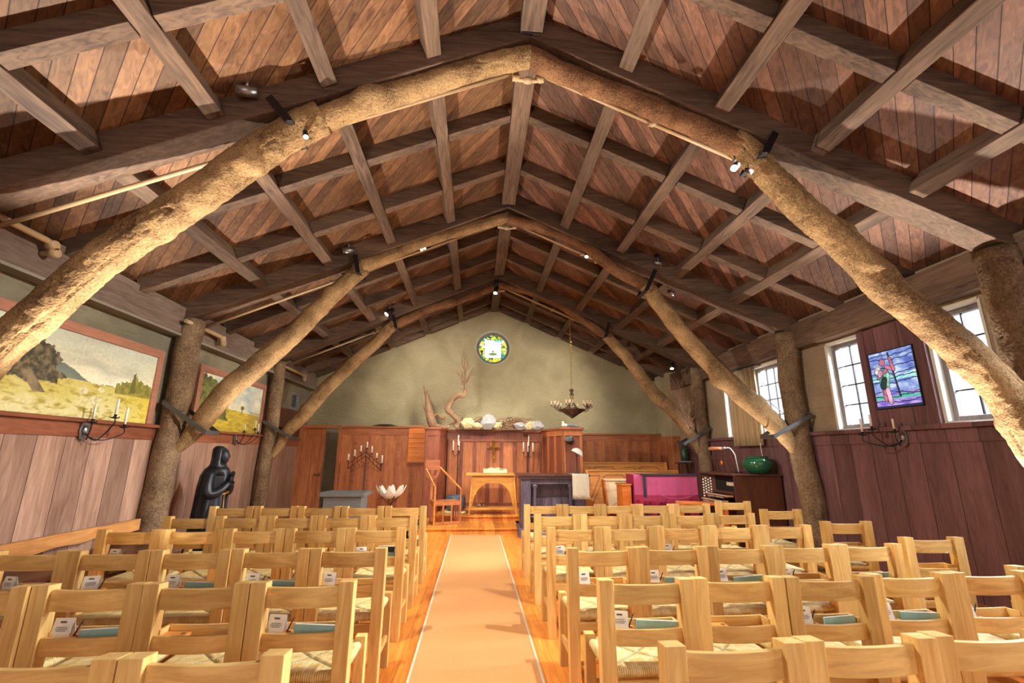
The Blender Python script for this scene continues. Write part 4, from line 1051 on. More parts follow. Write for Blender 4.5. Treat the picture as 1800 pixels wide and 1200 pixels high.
# gold cross
root = empty('wall_cross', at(868, 792, Y=11.22), 'ornate gold cross hanging on the alcove panelling above the table', 'cross')
g = G(); z0 = -.24
g.tube([(0, 0, .22), (0, 0, -.26)], [.032, .022], n=8)
for k in range(7): g.ball((0, -.01, .15-.065*k), .026+.008*(k % 2), n=8, sc=(1.1, .7, 1))
g.obj('upright', M['gold'], root)
g = G(); g.tube([(-.15, 0, .07), (.15, 0, .07)], .026, n=8)
for x in (-.14, .14): g.ball((x, -.0, .07), .032, n=8)
g.ball((0, 0, .22), .03, n=8)
for x in (-.07, .07): g.ball((x, -.01, .07), .024, n=8)
g.obj('arms', M['gold'], root)
g = G(); g.ball((0, -.035, .115), .018, n=10); g.lathe([(.012, -.09), (.018, -.05), (.016, 0), (.026, .05), (.012, .09)], (0, -.03, 0), 10); g.tube([(0, -.03, .07), (-.11, -.03, .085)], .008, n=6); g.tube([(0, -.03, .07), (.11, -.03, .085)], .008, n=6); g.obj('figure', M['brass'], root)
g = G(); g.box(-.012, .012, .01, .08, -.0, .1); g.obj('hanger', M['iron'], root)
# floor candle stands in the alcove
def candlestand(x, y, z0, cands, ztop, label, group='tall candle stands'):
    root = empty('candle_stand', (x, y, z0), label, 'candle stand', group=group)
    g = G(); g.tube([(0, 0, 0), (0, 0, ztop)], .012, n=8)
    for k in (.2, .45, .7): g.ball((0, 0, ztop*k), .022, n=8)
    g.obj('pole', M['iron'], root)
    for q in range(3):
        a = 2*pi*q/3+.4; g = G(); g.tube([(0, 0, .10), (.08*cos(a), .08*sin(a), .05), (.17*cos(a), .17*sin(a), .008)], .009, n=6); g.obj('foot', M['iron'], root)
    for (dx, dz, h) in cands:
        g = G(); g.tube([(0, 0, ztop-.04), (dx*.6, 0, ztop-.10), (dx, 0, ztop-.04+dz), (dx, 0, ztop+dz)], .007, n=6); g.obj('arm', M['iron'], root)
        g = G(); g.lathe([(.004, 0), (.03, .008), (.032, .016), (.013, .012), (.015, .035), (.004, .035)], (dx, 0, ztop+dz), 12); g.obj('cup', M['iron'], root)
        g = G(); g.tube([(dx, 0, ztop+dz+.03), (dx, 0, ztop+dz+.03+h)], .013, n=10); g.obj('candle', M['white'], root)
ax = at(805, 800, Y=11.0)
candlestand(ax.x, 11.0, .22, [(-.115, 0, .23), (.0, .12, .24), (.02, .0, .22)], 1.28, 'tall black stand with three white candles left of the gold cross')
ax = at(928, 800, Y=11.0)
candlestand(ax.x, 11.0, .22, [(-.105, 0, .23), (.0, .0, .23), (.02, .14, .24), (.12, 0, .22)], 1.26, 'tall black stand with four white candles right of the gold cross')
# sedilia chair
root = empty('corner_chair', (-.56, 9.72, .115), 'tall carved wooden corner chair with a spade-shaped back on the dais', 'chair', rz=.15)
Wd, Dd = .52, .44
def P_(x, y, z): return (x, y, z)
legs = [(-.24, -.22, .0, .70), (.28, -.10, .0, .66), (-.30, .16, .0, 1.0), (.18, .24, .0, .45)]
for x, y, a, b_ in legs:
    g = G(); g.box(x-.018, x+.018, y-.018, y+.018, a, b_); g.obj('leg', M['bench_oak'] if b_ == .7 else M['panel'], root, bevel=.004)
g = G(); g.prism([(-.30, .10, 1.02), (-.44, .10, 1.02), (-.44, .10, 1.22), (-.14, .10, 1.22), (-.14, .10, 1.02)], (0, .03, 0)); 
for i in range(12):
    a0, a1 = pi+pi*i/12, pi+pi*(i+1)/12; c = (-.29, 1.02)
    g.prism([(c[0]+r*cos(a)*1., .10, c[1]+r*sin(a)*1.3) for r, a in ((.15, a0), (.15, a1), (.105, a1), (.105, a0))], (0, .03, 0))
g.box(-.312, -.268, .10, .13, .86, 1.03); g.obj('backrest', M['panel_x'], root, bevel=.003)
g = G(); g.box(-.312, -.268, .105, .135, .44, .86); g.obj('back_splat', M['panel'], root, bevel=.003)
g = G(); g.bar((-.42, .11, 1.04), (-.24, -.22, .70), .022, .03); g.obj('arm_rail', M['bench_oak'], root, bevel=.004)
g = G(); g.bar((-.14, .11, 1.08), (.28, -.10, .66), .024, .03); g.obj('arm_rail', M['bench_oak'], root, bevel=.004)
g = G(); g.prism([(-.25, -.23, .40), (.29, -.11, .40), (.19, .25, .40), (-.31, .17, .40)], (0, 0, .035)); g.obj('seat', M['panel'], root, bevel=.004)
for a, b_ in (((-.24, -.22), (.28, -.10)), ((-.24, -.22), (-.30, .16)), ((.28, -.10), (.18, .24))):
    g = G(); g.bar((*a, .03), (*b_, .03), .03, .05); g.bar((*a, .385), (*b_, .385), .026, .06)
    for t in (.33, .66):
        x = a[0]+(b_[0]-a[0])*t; y = a[1]+(b_[1]-a[1])*t; g.box(x-.015, x+.015, y-.015, y+.015, .05, .37)
    g.obj('side_frame', M['panel'], root, bevel=.003)
# glazed drum pot and stone slab
p = at(797, 893, Y=10.62)
root = empty('glazed_pot', (-.40, 10.5, .22), 'blue-grey glazed round pot on a pale slab behind the corner chair', 'pot')
g = G(); g.lathe([(.16, .05), (.205, .10), (.222, .20), (.215, .30), (.20, .335), (.205, .36), (.185, .36), (.18, .33)], n=28); g.obj('body', M['blue'], root)
g = G(); g.lathe([(.16, 0), (.25, .0), (.26, .02), (.24, .05), (.16, .05)], n=9); g.obj('slab', M['sand'], root)

# ------------------------------------------------------------------ dark carved altar
root = empty('carved_altar', (1.48, 8.98, 0), 'blackened carved oak altar with a broad top on the right of the dais', 'altar')
g = G(); g.box(-.70, .66, -.30, .45, 1.06, 1.10); g.box(-.66, .62, -.27, .42, 1.02, 1.06, m=1); g.obj('top', [M['walnut'], M['ebony']], root, bevel=.006)
g = G()
for x0, x1 in ((-.62, -.44), (.40, .58)):
    g.box(x0, x1, -.22, -.10, .16, 1.02); g.box(x0+.03, x1-.03, -.235, -.22, .22, .96)
g.box(-.44, .40, -.20, -.13, .92, 1.02)
g.obj('front_posts', M['ebony'], root, bevel=.006)
g = G(); g.box(-.66, .62, -.26, .40, 0, .16); g.obj('plinth', M['ebony'], root, bevel=.01)
g = G(); g.box(-.60, .56, .05, .09, .16, 1.02)
for i in range(4):
    for j, (u, v) in enumerate(((.20, .42), (.46, .66), (.70, .90))):
        x0 = -.42+i*.205
        g.box(x0, x0+.18, .03, .05, u, v); g.box(x0+.03, x0+.15, .018, .03, u+.03, v-.03)
g.obj('back_panel', M['ebony'], root, bevel=.004)
for x in (-.36, .32):
    g = G(); g.lathe([(.06, .16), (.06, .20), (.035, .22), (.032, .50), (.036, .80), (.032, .84), (.06, .87), (.06, .92)], (x, -.14, 0), 16); g.obj('column', M['ebony'], root)
for x in (-.60, .52): g = G(); g.box(x, x+.04, -.10, .40, .16, 1.02); g.obj('side_panel', M['ebony'], root, bevel=.004)
# linen runner
root = empty('lace_runner', (1.95, 8.98, 1.101), 'cream lace runner hanging over the right end of the dark altar', 'cloth')
g = G(); n = 26
T = []
path = [(.15, .001), (-.31, .001), (-.318, -.01)]+[(-.325, -.03-.045*i) for i in range(9)]
for (y, z) in path:
    T.append([g.bm.verts.new((-.15+.31*i/n, y-(.006*sin(i*1.3)+.004*sin(i*.5) if z < -.005 else 0), z-(.02*abs(sin(i*.9)) if z < -.37 else 0))) for i in range(n+1)])
for A, B in zip(T, T[1:]):
    for i in range(n): g.bm.faces.new((A[i], A[i+1], B[i+1], B[i])).smooth = True
o = g.obj('lace_cloth', M['linen'], root); sm = o.modifiers.new('t', 'SOLIDIFY'); sm.thickness = .003; sm.offset = 1
g = G()
for i in range(27): g.tube([(-.15+.31*i/26, -.328, -.385), (-.15+.31*i/26, -.328, -.44)], .003, n=5)
o = g.obj('fringe', M['linen'], root); o['kind'] = 'stuff'
# shell on a candlestick on the altar, and shell niche on the pier
root = empty('shell_stand', (1.98, 9.05, 1.106), 'dark candlestick carrying a pale shell on the right end of the altar', 'candlestick')
g = G(); g.lathe([(.05, 0), (.05, .01), (.02, .03), (.014, .06), (.016, .30), (.03, .33), (.02, .36), (.034, .39), (.005, .39)], n=16); g.obj('stem', M['bronze'], root)
def fan(r, th, n=40, ribs=9, a0=0, a1=pi, cup=.35):
    g = G(); rings = []
    for k in range(7):
        t = k/6; row = []
        for i in range(n+1):
            a = a0+(a1-a0)*i/n; rr = r*t*(1+.05*cos(ribs*2*(a-a0)/(a1-a0)*pi)*t)
            row.append(g.bm.verts.new((rr*cos(a), -cup*r*(1-t*t)+.035*r*t*cos(ribs*2*(a-a0)/(a1-a0)*pi), rr*sin(a))))
        rings.append(row)
    for A, B in zip(rings, rings[1:]):
        for i in range(n): g.bm.faces.new((A[i], A[i+1], B[i+1], B[i])).smooth = True
    return g
o = fan(.125, .01, a0=.1, a1=pi-.1).obj('shell', M['shell'], root); o.location = (0, 0, .36); o.rotation_euler = (-.3, .5, 0)
sm = o.modifiers.new('t', 'SOLIDIFY'); sm.thickness = .006
p = at(1001, 775, Y=10.07); root = empty('shell_holder', p, 'dark fan-shaped metal shell holder mounted on the right pier', 'wall ornament')
o = fan(.115, .01, ribs=9, cup=.25).obj('shell_back', M['strap'], root); o.modifiers.new('t', 'SOLIDIFY').thickness = .008
g = G(); g.lathe([(.01, -.075), (.06, -.05), (.085, -.01), (.09, .0), (.08, 0)], (0, -.03, 0), 20, sy=.7); g.obj('cup', M['bronze'], root)
g = G(); g.box(-.02, .02, 0, .03, -.03, .06); g.obj('bracket', M['iron'], root)
# two birds on the pier
for q, (x, mat, lab, rz) in enumerate(((1.97, 'shell', 'white dove figure on top of the right pier', .6), (2.13, 'stone', 'grey dove figure lying on top of the right pier', 0.))):
    root = empty('dove_figure', (x, 10.2, 2.04), lab, 'figurine', rz=rz, group='dove figures on the pier')
    g = G(); L_ = .12 if q else .09
    g.tube(spline([(-L_*.8, 0, .05), (-L_*.4, 0, .055), (0, 0, .05), (L_*.8, 0, .035), (L_*1.6, 0, .03)], .02), lerp_r([.022, .042, .046, .03, .008], len(spline([(-L_*.8, 0, .05), (-L_*.4, 0, .055), (0, 0, .05), (L_*.8, 0, .035), (L_*1.6, 0, .03)], .02))), n=12)
    hz = .115 if q == 0 else .06; hx = -L_*.5 if q == 0 else -L_*.95
    g.tube([(-L_*.4, 0, .06), (hx, 0, hz)], [.03, .022], n=10); g.ball((hx, 0, hz), .026, n=10); g.obj('body', M[mat], root)
    g = G(); g.tube([(hx-.02, 0, hz), (hx-.045, 0, hz-.006)], [.007, .001], n=6); g.obj('beak', M['bronze'], root)
    g = G()
    for s in (-1, 1): g.ball((L_*.2, s*.038, .055), .05, n=10, sc=(1.4, .3, .5))
    g.obj('wing', M[mat], root)

# ------------------------------------------------------------------ mantel: driftwood, stones, twigs
def branch(g, p, d, r, L_, depth, rnd, up=.3):
    pts = [Vector(p)]; rs = [r]; n = 5; d = Vector(d).normalized()
    for i in range(n):
        d = (d+Vector((rnd.uniform(-.45, .45), rnd.uniform(-.12, .12), rnd.uniform(-.2, .2)+up*.3))).normalized()
        pts.append(pts[-1]+d*L_/n); rs.append(r*(1-.16*(i+1)))
    g.tube(pts, rs, n=6)
    if depth:
        for i in range(1, n+1):
            if rnd.random() < .85:
                dd = (d+Vector((rnd.uniform(-1, 1), rnd.uniform(-.3, .3), rnd.uniform(-.1, .7)))).normalized()
                branch(g, pts[i], dd, rs[i]*.6, L_*.62, depth-1, rnd, up)
YM = 11.02
def A_(x, y): return at(x, y, Y=YM)
def treelog(name, px, rs, label, twigs=(), extra=(), cat='driftwood'):
    org = A_(*px[0]); root = empty(name, org, label, cat)
    pts = spline([A_(*p) - org for p in px], .02); g = G()
    g.tube(pts, [q_*1.15 for q_ in lerp_r(rs, len(pts))], n=14, bump=lambda q, i, a: .012*nz(q, 9, 4)+.008*nz(q, 24, 8)+.006*sin(a*3+i*.2)); g.obj('trunk', M['drift'], root)
    for e, r in extra:
        g = G(); q = spline([A_(*p)-org for p in e], .02); g.tube(q, lerp_r(r, len(q)), n=8, bump=lambda q_, i, a: .006*nz(q_, 14, 4)); g.obj('branch', M['drift'], root)
    if twigs:
        g = G(); rnd = random.Random(4)
        for (x, y, dx, dz, L_) in twigs: branch(g, A_(x, y)-org, (dx, 0, dz), .012, L_, 2, rnd)
        g.obj('twigs', M['drift'], root)
treelog('driftwood_root', [(802, 752), (806, 742), (790, 722), (788, 716), (796, 702), (806, 694), (814, 695), (818, 686)], [.07, .045, .05, .075, .06, .05, .055, .04],
        'twisted driftwood trunk with bare twigs standing on the mantel before the plaster', 
        twigs=[(817, 670, -.1, 1, .36), (818, 660, -.4, 1, .36), (818, 655, .1, 1, .38), (820, 668, .5, 1, .3), (815, 672, -.5, .8, .28), (817, 650, -.25, 1, .42), (816, 640, .1, 1, .30)],
        extra=[(((818, 688), (817, 670), (817, 650), (816, 640)), (.035, .028, .018, .008)), (((820, 672), (826, 660), (829, 652), (833, 646)), (.018, .014, .01, .005)),
               (((812, 676), (812, 665), (805, 655)), (.014, .01, .005)), (((806, 696), (800, 694), (799, 698)), (.025, .02, .01)), (((814, 684), (808, 682)), (.014, .004))])
treelog('driftwood_root', [(790, 750), (775, 751), (763, 748), (757, 735), (753, 715), (750, 695), (744, 678)], [.03, .06, .095, .085, .06, .035, .008],
        'grey horn-shaped driftwood root on the left end of the mantel', extra=[(((756, 735), (748, 722), (743, 710), (742, 698)), (.03, .018, .012, .006)),
        (((760, 738), (768, 727), (776, 735), (783, 732), (782, 740)), (.03, .035, .03, .03, .012)), (((768, 730), (762, 726), (760, 733)), (.02, .02, .015)), (((775, 733), (779, 728)), (.012, .004)),
        (((785, 748), (798, 742), (812, 738)), (.02, .014, .008)), (((764, 747), (755, 744), (750, 740)), (.03, .02, .01))])
rnd = random.Random(9)
root_org = (0.5, YM, 2.04)
g = G()
for i in range(64):
    x0 = rnd.uniform(-.25, 1.25); z0 = rnd.uniform(.04, .22); Ln = rnd.uniform(.25, .6); pts = []
    for k in range(7):
        t = k/6; pts.append((x0-.62+Ln*(t-.5), rnd.uniform(-.05, .12), z0+.05*sin(t*pi*2+i)+rnd.uniform(-.012, .012)))
    g.tube(spline(pts, .03), .0095, n=5)
for i in range(60):
    x0 = rnd.uniform(.72, 1.12)-.5; z0 = rnd.uniform(.05, .22); r = rnd.uniform(.05, .11)
    pts = [(x0+r*cos(a+i), rnd.uniform(-.05, .1), z0+r*.7*sin(a+i)+.02) for a in (0, .8, 1.6, 2.4, 3.2, 4)]; g.tube(spline(pts, .03), .0065, n=5)
o = g.obj('woven_twigs', M['drift']); o.location = root_org; tag(o, 'tangled pile of thin twigs along the mantel top', 'twigs', kind='stuff')
def rock(px, py0, py1, wd, mat, label, seed):
    c = A_(px, py1); h = (A_(px, py0).z-c.z); g = G(); n = 16
    bm = g.bm; bmesh.ops.create_icosphere(bm, subdivisions=4, radius=1)
    for v in bm.verts:
        u = v.co.copy(); rr = random.Random(seed*7); lim = 9
        for _q in range(11):
            nn = Vector((rr.uniform(-1, 1), rr.uniform(-1, 1), rr.uniform(-.6, 1))).normalized(); dd = u.dot(nn); cut = rr.uniform(.62, .9)
            if dd > cut: u -= nn*(dd-cut)
        k = 1.12+.12*noise.noise(u*3+Vector((seed, 0, 0)))
        v.co = Vector((u.x*wd*1.35*k, u.y*.10*k-.14, max(-.02, (u.z*.60+.42)*h*k)))
    o = g.obj('rock', M[mat]); o.location = (c.x, YM, 2.04); tag(o, label, 'rock', 'rocks on the mantel')
rock(821, 738, 754, .12, 'sand', 'leftmost yellowish rock on the mantel, beside the driftwood', 1)
rock(838, 746, 755, .12, 'sand', 'low pale rock on the mantel left of the tall pointed one', 2)
rock(858, 733, 755, .12, 'grock', 'tall pointed grey rock in the middle of the mantel', 3)
rock(874, 745, 755, .09, 'sand', 'small yellow rock against the right of the tall pointed one on the mantel', 4)
rock(914, 745, 755, .11, 'grock', 'flat grey slab of rock on the right part of the mantel', 5)
rock(930, 743, 755, .09, 'sand', 'rounded yellow rock near the right end of the mantel', 6)
rock(942, 743, 756, .12, 'grock', 'rightmost pale cleft rock on the mantel', 7)
# hymn board
root = empty('hymn_board', (at(735, 782, Y=10.95).x, 10.58, 1.66), 'orange wooden hymn number board with scrolled top on the left pier side', 'board')
root.location = (-1.33, 11.06, 1.66)
g = G(); W_ = .235; n = 20
P = [(-W_, 0, -.40), (W_, 0, -.40)]+[(W_-2*W_*i/n, 0, .40+.045*sin(pi*i/n)+.010*cos(6*pi*i/n)) for i in range(n+1)]
g.prism(P, (0, .03, 0)); g.obj('board', M['orange'], root, bevel=.003)
for k in range(7):
    g = G(); z = .28-.108*k; g.box(-W_+.005, W_-.005, -.018, 0, z-.008, z+.008); g.obj('ledge', M['bench_oak'], root, bevel=.002)
g = G(); g.box(-W_-.01, W_+.01, -.025, .03, -.425, -.40); g.obj('bottom_rail', M['panel_x'], root)
# dark arched object leaning on the plaster seen through the doorway, dark dish on the cap
g = G(); n = 20; P = [(-.30, 0, 0), (.30, 0, 0)]+[(.30*cos(pi*i/n), 0, .95+.55*sin(pi*i/n)) for i in range(n+1)]
g.prism(P, (0, .04, 0)); o = g.obj('arched_panel', M['void']); o.location = (-2.98, 11.5, 0); tag(o, 'dark arched panel seen through the open doorway on the left', 'panel')
g = G(); g.lathe([(.0, 0), (.30, .0), (.31, .012), (.15, .05), (.0, .06)], n=24); o = g.obj('shallow_dish', M['iron']); p = at(675, 745, Y=11.13); o.location = (p.x, 11.3, 2.085); tag(o, 'dark shallow dish lying upside down on the cap above the left panelling', 'dish')
# ------------------------------------------------------------------ candelabrum
p0 = at(640, 872, Y=10.3); top = at(644, 798, Y=10.3)
root = empty('chevron_candelabrum', (p0.x-.02, 10.3, 0), 'tall black iron candelabrum with seven candles in a chevron before the left panelling', 'candelabrum')
def V_(px, py): q = at(px, py, Y=10.3); return Vector((q.x-p0.x+.02, 0, q.z))
g = G(); g.tube([(0, 0, .02), V_(642, 812)], .012, n=8); g.obj('pole', M['strap'], root)
for q in range(3):
    a = 2*pi*q/3+.3; g = G(); g.tube([(0, 0, .14), (.10*cos(a), .10*sin(a), .06), (.22*cos(a), .22*sin(a), .01)], .010, n=6); g.obj('foot', M['iron'], root)
g = G()
for (a, b_) in (((612, 815), (643, 794)), ((643, 794), (670, 818)), ((612, 823), (643, 801)), ((643, 801), (669, 827)), ((612, 812), (612, 824)), ((670, 816), (669, 828)), ((643, 790), (643, 812))): g.tube([V_(*a), V_(*b_)], .007, n=6)
for t in (.25, .5, .75):
    for a, b_, c, d_ in (((612, 815), (643, 794), (612, 823), (643, 801)), ((643, 794), (670, 818), (643, 801), (669, 827))):
        A1 = V_(*a).lerp(V_(*b_), t); B1 = V_(*c).lerp(V_(*d_), t); g.tube([A1, B1], .005, n=5)
for sx in (-1, 1):
    for k in range(4):
        base = V_(643, 812).lerp(V_(612 if sx < 0 else 669, 826), .2+.22*k); pts = [base+Vector((sx*.03*cos(a), 0, .02-.045*(a/4)+.03*sin(a))) for a in (0, 1, 2, 3, 4, 5)]; g.tube(pts, .005, n=5)
g.obj('chevron_frame', M['iron'], root)
for (x, yb, yt) in ((612, 808, 797), (623, 801, 790), (634, 793, 782.5), (645, 786, 776), (653.5, 795, 784), (662, 804, 796), (671, 813, 800)):
    g = G(); b0 = V_(x, yb+3); g.tube([V_(x, yb+9), b0], .005, n=5); g.lathe([(.005, 0), (.035, .006), (.037, .012), (.012, .014), (.015, .04), (.004, .04)], b0, 14); g.obj('candle_cup', M['iron'], root)
    g = G(); t1 = V_(x, yt); g.tube([b0+Vector((0, 0, .03)), b0+Vector((0, 0, max(.1, t1.z-b0.z)))], .018, n=10); g.obj('candle', M['white'], root)
# ------------------------------------------------------------------ stone font and giant shell
p1, p2 = at(567, 868, Y=8.6), at(640, 868, Y=8.6)
root = empty('stone_font', ((p1.x+p2.x)/2, 8.78, 0), 'square grey stone font with a projecting top slab behind the left chairs', 'font', rz=-.02)
g = G(); hw = .385; g.prism([(-.33, -.20, 0), (.33, -.20, 0), (.33, .24, 0), (-.33, .24, 0)], (0, 0, .72)); g.obj('pedestal', M['stone'], root, bevel=.01)
g = G(); zt = .72
for a in ((-hw, -.26, hw, -.18), (-hw, .22, hw, .30), (-hw, -.18, -hw+.1, .22), (hw-.1, -.18, hw, .22)): g.box(a[0], a[2], a[1], a[3], zt, zt+.07)
g.box(-hw+.1, hw-.1, -.18, .22, zt, zt+.035, m=1)
g.obj('basin_slab', [M['stone'], M['sand']], root, bevel=.008)
p = at(687, 866, Y=9.7); root = empty('clam_shell_stand', (p.x, 9.7, 0), 'giant white fluted clam shell on a dark branching stand, left of the dais', 'shell')
def clam(r, z, a):
    t = min(1.2, max(0, z)/.185); wv = cos(a*8)
    return r*(1+.13*wv*t), z+.075*wv*t*t
g = G(); g.lathe([(.02, 0), (.10, .02), (.18, .07), (.235, .13), (.26, .185)], (0, 0, p.z-.11), 112, fn=clam, sy=.62)
bm = g.bm; fs = [f for f in bm.faces if len(f.verts) > 50]; fs = sorted(fs, key=lambda f: -f.calc_center_median().z)[:1]; bmesh.ops.delete(bm, geom=fs, context='FACES')
o = g.obj('clam_shell', M['shell'], root); o.modifiers.new('t', 'SOLIDIFY').thickness = .010
g = G(); zb = p.z-.11
g.tube([(0, 0, .02), (0, 0, zb-.10)], .016, n=8)
for q in range(4):
    a = 2*pi*q/4+.5; g.tube(spline([(0, 0, zb-.12), (.07*cos(a), .05*sin(a), zb-.06), (.16*cos(a), .1*sin(a), zb+.02), (.19*cos(a), .12*sin(a), zb+.05)], .03), .010, n=7); g.tube([(0, 0, .10), (.13*cos(a), .13*sin(a), .0)], .012, n=6)
g.obj('branching_stand', M['bronze'], root)
# ------------------------------------------------------------------ bronze figure in prayer (left)
root = empty('praying_statue', (-3.50, 6.75, 0), 'life-size dark bronze statue of a hooded woman with praying hands by the left wall', 'statue', rz=0)
def loft(g, secs, n=40, fold=0, m=0, nf=11, ph=0):
    rings = []
    for (x, y, z, rx, ry, fa) in secs:
        ring = []
        for j in range(n):
            a = 2*pi*j/n; k = 1+fa*sin(nf*a+ph+z*2)+fa*.6*sin((nf//2)*a+z*4); ring.append(g.bm.verts.new((x+rx*cos(a)*k, y+ry*sin(a)*k, z)))
        rings.append(ring)
    for A, B in zip(rings, rings[1:]):
        for j in range(n):
            f = g.bm.faces.new((A[j], A[(j+1) % n], B[(j+1) % n], B[j])); f.smooth = True; f.material_index = m
    g.bm.faces.new(rings[0][::-1]).material_index = m; g.bm.faces.new(rings[-1]).material_index = m
g = G()
loft(g, [(0, 0, .06, .20, .19, .13), (0, 0, .30, .19, .18, .13), (0, 0, .60, .165, .155, .12), (0, 0, .82, .145, .13, .06), (0, 0, .93, .135, .12, .03), (.0, 0, 1.05, .15, .125, .03), (0, 0, 1.17, .165, .12, .03), (0, 0, 1.24, .13, .10, .02), (.01, 0, 1.29, .065, .06, 0), (.015, 0, 1.33, .055, .055, 0)], nf=13)
g.obj('robe', M['statue'], root)
g = G(); loft(g, [(-.02, .02, .10, .235, .20, .09), (-.03, .02, .45, .215, .20, .10), (-.035, .02, .75, .20, .18, .09), (-.03, .02, 1.0, .20, .16, .06), (-.02, .01, 1.15, .19, .145, .02), (-.01, .0, 1.24, .15, .12, .01), (0, 0, 1.29, .08, .08, 0)], nf=9)
bm = g.bm
kill = [f for f in bm.faces if (lambda c: c.x > .03 and c.y < .10 and c.z < 1.12)(f.calc_center_median())]; bmesh.ops.delete(bm, geom=kill, context='FACES')
o = g.obj('cloak', M['statue'], root); o.modifiers.new('t', 'SOLIDIFY').thickness = .012
g = G(); hz = 1.41; hx = .035
loft(g, [(hx+.02, 0, hz-.10, .035, .04, 0), (hx+.02, 0, hz-.075, .06, .052, 0), (hx+.012, 0, hz-.03, .075, .062, 0), (hx+.008, 0, hz+.02, .078, .064, 0), (hx, 0, hz+.07, .068, .058, 0), (hx-.01, 0, hz+.10, .03, .03, 0)], n=20)
g.prism([(hx+.078, -.010, hz-.03), (hx+.105, -.0, hz-.028), (hx+.078, .010, hz-.03)], (-.008, 0, .045))
for sy in (-1, 1): g.ball((hx+.070, sy*.026, hz+.018), .011, n=8)
g.tube([(hx+.074, -.022, hz-.055), (hx+.084, 0, hz-.053), (hx+.074, .022, hz-.055)], .005, n=6)
g.obj('face', M['statue'], root)
g = G(); loft(g, [(-.01, 0, 1.24, .13, .12, .02), (-.005, 0, 1.29, .10, .10, .02), (-.0, 0, 1.36, .098, .092, .015), (-.0, 0, 1.44, .100, .090, .01), (-.01, 0, 1.50, .088, .080, .01), (-.02, 0, 1.535, .05, .05, 0), (-.03, 0, 1.545, .02, .02, 0)], n=32, nf=7)
for v in g.bm.verts:
    if v.co.x > .045 and abs(v.co.y) < .065 and 1.30 < v.co.z < 1.49: v.co.x = .045-.3*(.065-abs(v.co.y))
g.obj('hood', M['statue'], root)
for sy in (-1, 1):
    g = G(); pts = spline([(-.01, sy*.13, 1.19), (-.0, sy*.19, 1.04), (.03, sy*.19, .92), (.12, sy*.12, .95), (.19, sy*.035, 1.06)], .03); g.tube(pts, lerp_r([.05, .06, .07, .055, .035], len(pts)), n=16); g.obj('sleeve', M['statue'], root)
    g = G(); b0 = Vector((.19, sy*.020, 1.07)); g.tube([b0, b0+Vector((.012, -sy*.004, .07))], [.022, .024], n=10)
    for k, ln in enumerate((.062, .072, .070, .055)):
        f0 = b0+Vector((-.018+.013*k, -sy*.006, .065)); g.tube([f0, f0+Vector((.012, -sy*.003, ln*.5)), f0+Vector((.022, -sy*.004, ln))], [.0085, .008, .005], n=8)
    g.tube([b0+Vector((-.018, 0, .02)), b0+Vector((-.034, -sy*.004, .05)), b0+Vector((-.030, -sy*.006, .08))], [.010, .009, .006], n=8); g.obj('hand', M['statue'], root)
g = G()
for z, rr in ((.925, 1.0),): g.tube([(.160*cos(a), .145*sin(a), z+.01*sin(3*a)) for a in [2*pi*q/24 for q in range(24)]], .016, n=8, closed=True)
g.tube([(.145, -.03, .92), (.16, -.04, .75), (.165, -.03, .55)], .010, n=8); g.obj('rope_belt', M['gold'], root)
g = G(); g.prism([(-.24, -.22, 0), (.24, -.22, 0), (.24, .22, 0), (-.24, .22, 0)], (0, 0, .065)); g.obj('plinth', M['statue'], root, bevel=.01)
# small green bronze figure on a stand, right
p = at(1205, 812, Y=9.95)
root = empty('plant_stand', (p.x-.03, 9.95, 0), 'dark slender wooden stand under the small green statue', 'stand')
g = G(); g.box(-.16, .14, -.12, .12, p.z-.03, p.z); g.obj('stand_top', M['walnut'], root, bevel=.004)
for sx in (-1, 1):
    for sy in (-1, 1): g = G(); g.box(sx*.09-.02, sx*.09+.02, sy*.08-.02, sy*.08+.02, 0, p.z-.03); g.obj('leg', M['walnut'], root)
root = empty('robed_figurine', (p.x, 9.95, p.z), 'small green bronze robed figure on a dark stand below the far right brace', 'statue')
g = G(); loft(g, [(0, 0, .02, .085, .07, .08), (0, 0, .14, .08, .065, .09), (0, 0, .24, .09, .065, .06), (0, 0, .31, .085, .055, .04), (0, 0, .35, .04, .035, 0)], n=28, nf=9); g.obj('robe', M['verd'], root)
g = G(); g.ball((0, 0, .395), .042, n=12, sc=(.9, .9, 1.15)); g.tube([(-.07, -.02, .30), (-.03, -.08, .24), (.03, -.085, .26)], [.025, .022, .015], n=8); g.tube([(.07, -.02, .30), (.05, -.07, .22)], [.025, .018], n=8); g.obj('head_and_arms', M['verd'], root)
g = G(); g.box(-.10, .10, -.08, .08, 0, .025); g.obj('base', M['stone'], root, bevel=.003)
# dry branches beside the far right post
g = G(); rnd = random.Random(21); b0 = at(1222, 742, Y=9.35)
for q in range(16):
    branch(g, (rnd.uniform(-.03, .05), rnd.uniform(-.05, .05), rnd.uniform(0, .3)), (rnd.uniform(-.9, -.05), rnd.uniform(-.2, .3), 1), .010, rnd.uniform(.5, .8), 2, rnd, up=.25)
o = g.obj('dry_branches', M['drift']); o.location = (4.28, 8.95, 1.95); tag(o, 'sheaf of dry bare branches fixed to the far right post', 'branches', kind='stuff')
